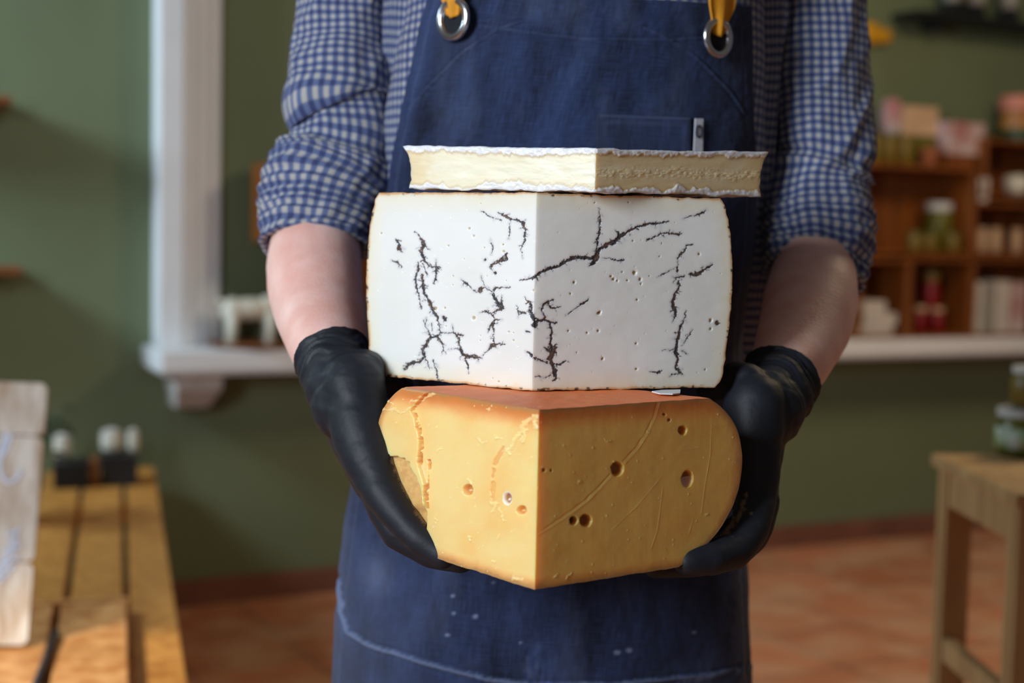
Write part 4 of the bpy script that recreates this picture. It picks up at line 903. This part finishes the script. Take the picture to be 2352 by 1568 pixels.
HR = dict(
    wrist=[(1768, 912, 1.245, .031), (1752, 940, 1.235, .032), (1738, 970, 1.228, .032)],
    thumb=[(1735, 930, 1.215, .024), (1712, 878, 1.225, .018), (1690, 868, 1.25, .0155), (1655, 888, 1.28, .0125), (1625, 896, 1.31, .011)],
    palm1=[(1732, 930, 1.215, .027), (1734, 1000, 1.205, .0245), (1734, 1080, 1.20, .0215), (1730, 1150, 1.195, .0195)],
    palm2=[(1744, 950, 1.245, .026), (1742, 1040, 1.24, .022), (1736, 1140, 1.235, .020)],
    palm3=[(1742, 960, 1.27, .024), (1738, 1050, 1.275, .022), (1730, 1150, 1.27, .020)],
    index=[(1735, 1150, 1.193, .0175), (1722, 1215, 1.175, .0165), (1690, 1262, 1.155, .0155), (1630, 1280, 1.135, .0145), (1576, 1288, 1.125, .0118)],
    middle=[(1745, 1150, 1.225, .018), (1728, 1225, 1.21, .0165), (1680, 1268, 1.195, .0148), (1590, 1290, 1.18, .0135), (1505, 1298, 1.17, .0112)],
    ring=[(1742, 1150, 1.26, .0175), (1722, 1220, 1.25, .0155), (1670, 1255, 1.24, .014), (1580, 1272, 1.23, .0125), (1500, 1285, 1.225, .0108)],
    little=[(1738, 1150, 1.29, .0155), (1712, 1205, 1.285, .0135), (1660, 1232, 1.28, .012), (1600, 1246, 1.275, .011), (1550, 1254, 1.27, .0095)],
)
armL = [(792, -110, 1.55, .060), (790, 60, 1.53, .042), (785, 250, 1.50, .040), (752, 430, 1.475, .040), (726, 540, 1.45, .045), (722, 610, 1.42, .0480), (724, 660, 1.395, .0475), (735, 720, 1.36, .0435), (752, 790, 1.30, .0365), (768, 828, 1.262, .0305), (778, 860, 1.242, .0275), (788, 895, 1.235, .026)]
armR = [(1880, -110, 1.56, .060), (1882, 60, 1.54, .040), (1886, 250, 1.52, .038), (1880, 450, 1.495, .036), (1872, 575, 1.475, .038), (1868, 640, 1.44, .0440), (1862, 690, 1.41, .0470), (1850, 745, 1.375, .0450), (1818, 825, 1.315, .0370), (1792, 872, 1.275, .0315), (1772, 908, 1.25, .0275), (1752, 940, 1.235, .025)]
xc = PXC[0]
def wp(x, y, z, r): return (np.array([xc + x, y, z]), r)
YB = 1.49
body = [pts(armL), pts(armR)]
for H in (HL, HR):
    for k, c_ in H.items():
        if k != 'wrist': body.append(pts(c_, -.0065))
body += [[wp(0, YB, 1.30, .10), wp(0, YB, 1.15, .10), wp(0, YB, 1.0, .105), wp(0, YB, .93, .10)],
         [wp(-.09, YB, 1.32, .085), wp(-.085, YB, 1.15, .075), wp(-.09, YB, .95, .09)], [wp(.09, YB, 1.32, .085), wp(.085, YB, 1.15, .075), wp(.09, YB, .95, .09)],
         [(P(792, -110, 1.55), .06), wp(-.12, YB, 1.46, .055), wp(0, YB, 1.47, .055)], [(P(1880, -110, 1.56), .06), wp(.12, YB, 1.46, .055), wp(0, YB, 1.47, .055)],
         [wp(0, YB, 1.45, .06), wp(0, YB, 1.56, .057)], [wp(0, YB - .01, 1.66, .085), wp(0, YB, 1.71, .088)], [wp(0, YB - .04, 1.60, .055), wp(0, YB - .03, 1.66, .07)], [wp(0, YB - .105, 1.665, .010), wp(0, YB - .115, 1.645, .013)],
         [wp(-.09, YB, .93, .09), wp(-.10, YB, .72, .072), wp(-.10, YB + .01, .50, .055), wp(-.10, YB + .02, .30, .05), wp(-.10, YB + .02, .09, .038)],
         [wp(.09, YB, .93, .09), wp(.10, YB, .72, .072), wp(.10, YB + .01, .50, .055), wp(.10, YB + .02, .30, .05), wp(.10, YB + .02, .09, .038)]]
for s_ in (-1, 1): body.append([wp(s_ * .086, YB, 1.675, .012), wp(s_ * .088, YB, 1.655, .010)])
V, N, F = chainmesh(body, .005, 6)
mk('body', V, F, M['skin'], person)
def glove(H, wr, name_sign):
    ch = [pts(c_) for c_ in H.values()]
    # cuff: skin tight tube that starts on the forearm, with a rolled bead at its edge
    p0, p1 = P(*wr[0]), P(*wr[1]); ax = (p1 - p0) / np.linalg.norm(p1 - p0); r0 = wr[2]
    ch.append([(p0, r0), (p0 + (p1 - p0) * .5, r0 * 1.0), (p1, r0 * 1.03)])
    N1 = np.cross(ax, [0, 1, 0]); N1 /= np.linalg.norm(N1); N2 = np.cross(ax, N1)
    e = p0 - ax * r0 * .42; rr_ = r0 * .97
    ch.append([(e + rr_ * (math.cos(a) * N1 + math.sin(a) * N2), .0028) for a in np.linspace(0, 2 * math.pi, 26)])
    V, N, F = chainmesh(ch, .0020, 14)
    # flatten the cap of the cuff against the forearm is left; wrinkles near the cuff
    t = (V - p0) @ ax; k = sst(.055, .0, t) * sst(-.03, -.01, t)
    wr_ = fbm(t * 170 + fbm(V[:, 0] * 30, V[:, 2] * 30, V[:, 1] * 30, 2) * 2.5, V[:, 1] * 14, V[:, 0] * 14, 3)
    fine = fbm(V[:, 0] * 60, V[:, 1] * 60, V[:, 2] * 60, 3)
    long = fbm(V[:, 0] * 22, V[:, 1] * 22, V[:, 2] * 70, 3)
    V = V + N * (k * np.maximum(wr_, -.35) * .0042 + fine * .0006 + np.minimum(long, 0) * .0016)[:, None]
    return V, F
glmat = colmat('black_nitrile_glove', .56, 0, bump=.2, bscale=260, spec=.32)
def smear(V, polys):
    X, Y, Z = proj(V); f = polyfield(X, Y, polys) + 9 * fbm(X / 5, Y / 9, 3, 4) - 2
    m = sst(0, 5, f) * .75 + .9 * sst(.62, .75, fbm(X / 3.5, Y / 3.5, 8, 2)) * sst(-12, 4, f)
    return lerpc(np.broadcast_to(lin((27, 30, 38)), V.shape).copy(), lin((150, 128, 96)), np.clip(m, 0, 1) * .8)
V, F = glove(HL, ((768, 838, 1.255), (788, 890, 1.238), .0335), 1)
gl = mk('glove', V, F, glmat, person, col=smear(V, [[(885, 960, 8), (893, 1030, 14), (912, 1080, 20), (935, 1130, 12), (960, 1180, 14), (1005, 1235, 10)], [(1010, 1280, 8), (1020, 1270, 6)]]))
V, F = glove(HR, ((1782, 892, 1.262), (1758, 935, 1.24), .0350), -1)
gr = mk('glove', V, F, glmat, person, col=smear(V, [[(1716, 1130, 10), (1700, 1180, 20), (1670, 1220, 20), (1640, 1235, 8)], [(1722, 1185, 5), (1726, 1180, 4)]]))

# ---- hair, trousers, shoes (beyond the frame, simple but whole)
V, N, F = chainmesh([[wp(0, YB + .015, 1.70, .092), wp(0, YB + .02, 1.72, .092)], [wp(0, YB + .04, 1.66, .075)]], .008, 6)
mk('hair', V, F, M['hair'], person)
V, N, F = chainmesh([[wp(-.085, YB, .99, .105), wp(-.10, YB, .72, .090), wp(-.10, YB + .01, .5, .075), wp(-.10, YB + .02, .28, .068), wp(-.10, YB + .02, .12, .062)], [wp(.085, YB, .99, .105), wp(.10, YB, .72, .090), wp(.10, YB + .01, .5, .075), wp(.10, YB + .02, .28, .068), wp(.10, YB + .02, .12, .062)], [wp(-.07, YB, .97, .11), wp(.07, YB, .97, .11)]], .009, 6)
mk('trousers', V, F, M['trouser'], person)
for s_ in (-1, 1):
    V, N, F = chainmesh([[wp(s_ * .10, YB + .05, .045, .043), wp(s_ * .105, YB - .05, .042, .040), wp(s_ * .11, YB - .15, .034, .033)], [wp(s_ * .10, YB + .03, .09, .045)]], .006, 5)
    V[:, 2] = np.maximum(V[:, 2], .001); mk('shoe', V, F, M['shoe'], person)

# ---- apron ---------------------------------------------------------
ey = np.array([-25, 0, 60, 150, 250, 350, 450, 520, 600, 700, 800, 1100, 1200, 1300, 1400, 1568, 1800, 2100.])
eL = np.array([985, 982, 962, 944, 922, 900, 886, 868, 850, 838, 830, 808, 797, 783, 770, 757, 745, 740.])
eR = np.array([1716, 1718, 1720, 1722, 1724, 1728, 1732, 1730, 1722, 1712, 1706, 1712, 1716, 1722, 1727, 1732, 1738, 1742.])
NR, NC = 560, 330
yy = np.concatenate([np.linspace(-22, 1600, 500), np.linspace(1612, 2500, 60)])
el = np.interp(yy, ey, eL); er = np.interp(yy, ey, eR)
dref = 1.385
frontb = np.interp(yy, [-22, 200, 600, 900, 1568, 2500], [.137, .139, .141, .146, .150, .150])
th = np.interp(yy, [-22, 300, 450, 650, 2500], [60, 62, 70, 84, 86])
Uc = np.linspace(-1, 1, NC)
APZ = np.zeros(NR); APC = np.zeros(NR); APA = np.zeros(NR)
V = np.zeros((NR, NC, 3)); uvA = np.zeros((NR, NC, 2))
TH = np.radians(th)[:, None] * Uc[None, :]
for i in range(NR):
    zrow = None
    # half width so that the edges meet the outline when seen at their own depth
    t_ = math.radians(th[i]); ye = YB - frontb[i] * math.cos(t_)
    tilt = (np.array([0, 30]) - 15) * 0
    d_e = ye / Fv[1]
    pl = P(el[i], yy[i], ye + .06 * 0 + .0); pr = P(er[i], yy[i], ye)
    a = (pr[0] - pl[0]) / 2 / math.sin(t_); cx = (pr[0] + pl[0]) / 2
    zc = P(1300, yy[i], YB - frontb[i])[2]
    APZ[i] = zc; APC[i] = cx; APA[i] = a
    V[i, :, 0] = cx + a * np.sin(TH[i]); V[i, :, 1] = YB - frontb[i] * np.cos(TH[i]); V[i, :, 2] = zc
uvA[..., 0] = np.cumsum(np.concatenate([np.zeros((NR, 1)), np.linalg.norm(np.diff(V, axis=1), axis=2)], 1), 1) - .25; uvA[..., 1] = V[..., 2]
V[..., 2] = V[..., 2] - .0 * V[..., 0]
X, Y, Z = proj(V.reshape(-1, 3)); X = X.reshape(NR, NC); Y = Y.reshape(NR, NC)
# top hem dips between the eyelets and the corners rise towards the straps
dispA = .0035 * fbm(X / 170, Y / 420, 3, 3) + .0012 * fbm(X / 40, Y / 120, 5, 3) + .0005 * fbm(X / 12, Y / 14, 6, 2)
colA = .10 * np.clip(fbm(X / 60, Y / 130, 8, 4), 0, 1)
seams = [[(1200, 40, 4), (1150, 60, 4), (1060, 122, 4), (990, 190, 4), (938, 250, 4)], [(1100, 55, 3), (1200, 67, 3), (1345, 86, 3), (1468, 88, 3), (1533, 90, 3), (1620, 84, 3)], [(1480, 55, 4), (1517, 76, 4), (1575, 115, 4), (1620, 153, 4), (1678, 214, 4), (1708, 262, 4)]]
f = polyfield(X, Y, seams); dispA += .0010 * sst(-1, 2, f) - .0010 * sst(-9, -3, f) * sst(0, -3, f); colA += .10 * sst(-3, 1, f + 2.5 * fbm(X / 4, Y / 4, 9, 2)) * (.5 + .6 * fbm(X / 30, Y / 30, 29, 3))
pk = [[(778, 1330, 5), (785, 1400, 8), (800, 1450, 8), (850, 1482, 7), (1000, 1528, 7), (1130, 1562, 8), (1230, 1574, 8)], [(1230, 1574, 6), (1400, 1572, 6), (1500, 1562, 6), (1620, 1550, 6), (1722, 1530, 5)]]
f = polyfield(X + 3 * fbm(X / 30, Y / 30, 4, 2), Y, pk); dispA += .0028 * sst(-2, 3, f) - .0015 * sst(-12, -5, f) * sst(-2, -5, f); colA += .30 * sst(-4, 2, f + 4 * fbm(X / 5, Y / 5, 19, 3))
cf = np.exp(-((X - 1228 - 10 * fbm(Y / 60, 1, 2, 2)) / 26) ** 2) * sst(1440, 1560, Y); dispA += .003 * cf * fbm(X / 14, Y / 90, 77, 2) * 2; colA += .15 * cf * np.clip(fbm(X / 10, Y / 14, 11, 3) + .3, 0, 1)
em = np.minimum(X - np.interp(Y, ey, eL), np.interp(Y, ey, eR) - X); dispA += -.0009 * np.exp(-((em - 17) / 3) ** 2)
colA += .05 * np.exp(-((em - 17) / 3) ** 2)
for (a_, b_, r_) in ((1092, 1415, 7), (1042, 1408, 5), (1040, 1368, 5), (1133, 1338, 4), (1028, 1458, 5), (1417, 1498, 8), (1445, 1493, 8), (1195, 1476, 4), (1595, 1452, 5), (880, 1150, 5)):
    colA += .5 * sst(1.3, .4, np.hypot(X - a_ + 2 * fbm(X / 3, Y / 3, 1, 2), (Y - b_) * 1.3) / r_)
colA += .16 * np.exp(-((X - 868) / 30) ** 2 - ((Y - 1320) / 45) ** 2) + .10 * sst(1080, 820, X) * sst(1100, 1500, Y)
V[..., 1] -= dispA * np.cos(TH); V[..., 0] += dispA * np.sin(TH)
# shape of the top edge
topd = sst(120, -22, Y) * (.010 * np.exp(-((X - 1350) / 240) ** 2)); V[..., 2] -= topd
V[..., 2] += .010 * (sst(1100, 985, X) + sst(1600, 1710, X) * .2) * sst(100, -22, Y) - .006 * sst(1350, 1700, X) * sst(120, -22, Y)
back = V.copy(); back[..., 1] += .0022 * np.cos(TH); back[..., 0] -= .0022 * np.sin(TH)
n0 = NR * NC
Fs = [gridF(NR, NC, flip=True), gridF(NR, NC, off=n0)]
rim = []
for idx in (np.arange(NC), np.arange(NC) + (NR - 1) * NC, np.arange(NR) * NC, np.arange(NR) * NC + NC - 1):
    rim.append(np.stack([idx[:-1], idx[1:], idx[1:] + n0, idx[:-1] + n0], -1))
Va = np.concatenate([V.reshape(-1, 3), back.reshape(-1, 3)])
ca = np.clip(np.repeat(np.concatenate([colA.ravel(), colA.ravel()])[:, None], 3, 1), 0, 1)
apron = mk('apron', Va, np.concatenate(Fs + rim), M['denim'], person, uv=np.concatenate([uvA.reshape(-1, 2)] * 2), col=ca)
XA, YA, VA = X, Y, V
def apt(px, py, off=0.0):
    """point on the apron's front, OFF metres before it"""
    d = (XA - px) ** 2 + (YA - py) ** 2; i, j = np.unravel_index(np.argmin(d), d.shape); p = VA[i, j]
    r = ray(px, py); q = CAM + r * ((p - CAM) @ Fv); n = np.array([math.sin(TH[i, j]), -math.cos(TH[i, j]), 0]); return q + n * off, n
# chest pocket
npx, npy = 26, 24; g = []; ub = []
for j in range(npy):
    for i in range(npx):
        u, v = i / (npx - 1), j / (npy - 1); x = 1372 + u * (1583 - 1372); y = 263 + u * 8 + v * 190
        q, n = apt(x, y, .0035); g.append(q); ub.append((u * .09, v * .08))
g = np.array(g)
jj = np.arange(npx * npy).reshape(npy, npx); em_ = np.minimum(np.minimum(jj % npx, npx - 1 - jj % npx), jj // npx).ravel()
g[:, 1] -= .0012 * (em_ == 1); k = .02 + .10 * (em_ == 0) + .05 * (em_ == 2)
gb = g + [0, .003, 0]; m0 = npx * npy
rim = []
for idx in (np.arange(npx), np.arange(npx) + (npy - 1) * npx, np.arange(npy) * npx, np.arange(npy) * npx + npx - 1): rim.append(np.stack([idx[:-1], idx[1:], idx[1:] + m0, idx[:-1] + m0], -1))
mk('pocket', np.concatenate([g, gb]), np.concatenate([gridF(npy, npx, flip=True), gridF(npy, npx, off=m0)] + rim), M['denim'], apron, uv=np.array(ub * 2), col=np.repeat(np.concatenate([k, k])[:, None], 3, 1))
# brand tab with its dark letter
q, n = apt(1597, 300, .005)
ex = np.cross(n, [0, 0, 1.0]); ex = -ex / np.linalg.norm(ex)
if ex[0] < 0: ex = -ex
LF = np.eye(4); LF[:3, 0] = ex; LF[:3, 1] = -n; LF[:3, 2] = (0, 0, 1); LF[:3, 3] = q
tabm = mat('white_woven_tab', (215, 218, 232), .8, var=.05, bump=.3, bscale=600)
tab = MB(LF).add([(-.0055, 0, -.030), (.0060, 0, -.030), (.0052, 0, .0115), (-.0048, 0, .011), (-.0055, .0009, -.030), (.0060, .0009, -.030), (.0052, .0009, .0115), (-.0048, .0009, .011)], [[0, 1, 2, 3], [7, 6, 5, 4], [0, 4, 5, 1], [1, 5, 6, 2], [2, 6, 7, 3], [3, 7, 4, 0]]).build('fabric_tab', tabm, apron)
tab['label'] = 'white woven tab with a dark letter'
MB(LF).tube([(-.0002 + .0034 * math.cos(a), -.0004, -.001 + .0056 * math.sin(a)) for a in np.linspace(0, 2 * math.pi, 30)], .0009, 6, cap=False).build('lettering', mat('dark_slate_thread', (40, 55, 70), .8), tab)
# eyelets and straps
def eyelet(px, py, rpx):
    q, n = apt(px, py, .0075); r = rpx * 1.36 / FPX
    ex = np.array([-n[1], n[0], 0]); EF = np.eye(4); EF[:3, 0] = ex; EF[:3, 1] = -n; EF[:3, 2] = (0, 0, 1); EF[:3, 3] = q
    prof = [(1.0, .0005), (1.02, -.0012), (.93, -.0030), (.80, -.0036), (.70, -.0030), (.64, -.0012), (.62, .001)]
    a = np.linspace(0, 2 * math.pi, 64, endpoint=False)
    V_ = np.array([[(r * p * math.cos(t), z, r * p * math.sin(t)) for t in a] for p, z in prof]).reshape(-1, 3)
    o = MB(EF).add(V_, gridF(len(prof), 64, wrap=True).tolist()).build('eyelet', M['steel'], apron, smooth=True)
    MB(EF).lathe((0, 0, 0), [(.0001, 0), (r * .65, 0)], 2) if False else None
    d_ = MB(EF).add([(r * .66 * math.cos(t), .0006, r * .66 * math.sin(t)) for t in a], [list(range(64))]).build('eyelet_opening', M['trouser'], apron)
    return EF, r
E1, r1 = eyelet(1054, 46, 50); E2, r2 = eyelet(1635, 88, 47)
def strap(EF, r, wid, lean, top, sign=1, wtop=1.0):
    n = 40; m = 17; L = []
    for i in range(n):
        v = i / (n - 1)                                    # 0 at the ring, 1 at the top
        z = r * .02 + v * top; wv = wid * (.45 + .55 * sst(0, .16, v)) * (1 + (wtop - 1) * v)
        for j in range(m):
            u = j / (m - 1) * 2 - 1
            x = lean * v + u * wv / 2; pinch = (1 - sst(0, .35, v))
            y = -.0045 - .002 * math.cos(u * math.pi * 1.5) * pinch - .0008 * math.cos(u * 2) + .0022 * (1 - sst(-.0, .14, v)) + .0 * v - .002 * v + .03 * max(v - .35, 0) ** 2
            L.append((x, y, z + .004 * abs(u) * pinch))
    L = np.array(L); Lb = L + [0, .0022, 0]; n0_ = n * m; rim = []
    for idx in (np.arange(m), np.arange(m) + (n - 1) * m, np.arange(n) * m, np.arange(n) * m + m - 1): rim.append(np.stack([idx[:-1], idx[1:], idx[1:] + n0_, idx[:-1] + n0_], -1))
    MB(EF).add(np.concatenate([L, Lb]), np.concatenate([gridF(n, m), gridF(n, m, off=n0_, flip=True)] + rim).tolist()).build('neck_strap', M['strap'], apron, smooth=True)
strap(E1, r1, .037, -.010, .20, wtop=1.05)
strap(E2, r2, .036, .006, .20, wtop=1.0)

# ---- shirt ---------------------------------------------------------
def sleeve(rows, nA=150, nL=230, seed=0, cut=None):
    """rows: x, y, depth, half width in pixels"""
    c_ = smoothpts([P(r[0], r[1], r[2]) for r in rows], 12); rad = smoothpts([(r[3] * r[2] / FPX, 0, 0) for r in rows], 12)[:, 0]
    u = np.linspace(0, len(c_) - 1, nL); ii = np.arange(len(c_))
    C_ = np.stack([np.interp(u, ii, c_[:, k]) for k in range(3)], -1); Rr = np.interp(u, ii, rad)
    T = np.gradient(C_, axis=0); T /= np.linalg.norm(T, axis=1)[:, None]
    sl = np.concatenate([[0], np.cumsum(np.linalg.norm(np.diff(C_, axis=0), axis=1))])
    a = np.linspace(0, 2 * math.pi, nA)
    N_ = np.cross(T, [0, 1.0, 0]); N_ /= np.linalg.norm(N_, axis=1)[:, None]; B_ = np.cross(T, N_)   # B: back/front
    A_, S_ = np.meshgrid(a, sl); 
    f = fbm(np.cos(A_) * 1.5 + seed, np.sin(A_) * 1.5, S_ * 9, 3)
    folds = .0055 * f + .0035 * (1 - abs(vn3(np.cos(A_) * 1.2 + 3 + seed, S_ * 22 + np.cos(A_ + .6) * 1.6, np.sin(A_) * 1.2)) * 2) + .0016 * fbm(np.cos(A_) * 4, S_ * 60, np.sin(A_) * 4, 2)
    cuff = cut(S_ / sl[-1], A_) if cut else 0
    rr_ = Rr[:, None] + folds + cuff
    Vs = C_[:, None, :] + rr_[..., None] * (np.cos(A_)[..., None] * N_[:, None, :] + .92 * np.sin(A_)[..., None] * B_[:, None, :])
    uv = np.stack([A_ / (2 * math.pi) * .30, S_], -1)
    # inner lining turned inside so that the opening has thickness
    Vi = C_[-1] + (rr_[-1] - .006)[:, None] * (np.cos(a)[:, None] * N_[-1] + .92 * np.sin(a)[:, None] * B_[-1])
    Vi2 = C_[-14] + (rr_[-14] - .008)[:, None] * (np.cos(a)[:, None] * N_[-14] + .92 * np.sin(a)[:, None] * B_[-14])
    Vs = np.concatenate([Vs, Vi[None], Vi2[None]]); uv = np.concatenate([uv, uv[-1:] + [0, .006], uv[-1:] + [0, .04]])
    return Vs.reshape(-1, 3), gridF(nL + 2, nA), uv.reshape(-1, 2)
cufL = lambda q, A: .0045 * sst(.715, .73, q) + .0035 * np.exp(-((q - .735) / .012) ** 2) - .003 * np.exp(-((q - .70) / .012) ** 2) + .002 * np.sin(q * 190 + np.sin(A) * 2) * sst(.75, .8, q)
V1, F1, U1 = sleeve([(835, -200, 1.53, 120), (812, -100, 1.515, 118), (790, 0, 1.505, 102), (785, 110, 1.50, 112), (782, 190, 1.492, 120), (778, 238, 1.488, 128), (788, 272, 1.487, 112), (790, 325, 1.48, 114), (775, 385, 1.475, 128), (752, 440, 1.465, 130), (736, 500, 1.455, 122), (726, 548, 1.445, 113), (724, 572, 1.44, 108)], seed=1, cut=cufL)
cufR = lambda q, A: .003 * sst(.69, .70, q) - .0035 * np.exp(-((q - .67) / .012) ** 2) + .003 * np.exp(-((q - .70) / .012) ** 2) + .0018 * np.sin(q * 170 + np.sin(A) * 2) * sst(.75, .8, q)
V2, F2, U2 = sleeve([(1840, -200, 1.54, 120), (1862, -100, 1.53, 116), (1880, 0, 1.52, 100), (1884, 120, 1.515, 106), (1886, 240, 1.51, 110), (1888, 350, 1.50, 112), (1876, 420, 1.495, 104), (1878, 500, 1.485, 116), (1878, 560, 1.475, 114), (1872, 610, 1.465, 108), (1864, 646, 1.455, 108)], seed=8, cut=cufR)
# torso loft
zs = np.array([.93, 1.0, 1.08, 1.15, 1.22, 1.30, 1.36, 1.42, 1.47, 1.505, 1.525, 1.54])
hw = np.array([.190, .190, .194, .202, .206, .206, .207, .205, .185, .13, .085, .066])
hd = np.array([.128, .125, .122, .120, .120, .122, .122, .118, .105, .085, .075, .066])
zz = np.linspace(.93, 1.54, 130); hwz = np.interp(zz, zs, hw); hdz = np.interp(zz, zs, hd); aa = np.linspace(0, 2 * math.pi, 220)
A_, Z_ = np.meshgrid(aa, zz)
cs, sn = np.cos(A_), np.sin(A_)
fo = .003 * fbm(cs * 3, sn * 3, Z_ * 10, 3) + .003 * (1 - 2 * abs(vn3(cs * 5 + 2, Z_ * 9, sn * 5)))
Vt = np.stack([xc + .008 + (hwz[:, None] + fo) * np.sign(cs) * abs(cs) ** .85, YB + (hdz[:, None] + fo) * np.sign(sn) * abs(sn) ** .85, Z_ + 0 * A_], -1)
Ut = np.stack([A_ / (2 * math.pi) * 1.06, Z_], -1)
zr = APZ[::-1]; acx = np.interp(Vt[..., 2], zr, APC[::-1]); aa_ = np.interp(Vt[..., 2], zr, APA[::-1]); ab_ = np.interp(Vt[..., 2], zr, frontb[::-1])
ya = YB - ab_ * np.sqrt(np.clip(1 - ((Vt[..., 0] - acx) / (aa_ * 1.0)) ** 2, 0, 1)) + .009
Vt[..., 1] = np.where((Vt[..., 1] < YB) & (Vt[..., 2] < 1.43), np.maximum(Vt[..., 1], np.minimum(ya, YB)), Vt[..., 1])
Vall = np.concatenate([V1, V2, Vt.reshape(-1, 3)]); Fall = np.concatenate([F1, F2 + len(V1), gridF(130, 220) + len(V1) + len(V2)]); Uall = np.concatenate([U1, U2, Ut.reshape(-1, 2)])
mk('shirt', Vall, Fall, M['check'], person, uv=Uall)
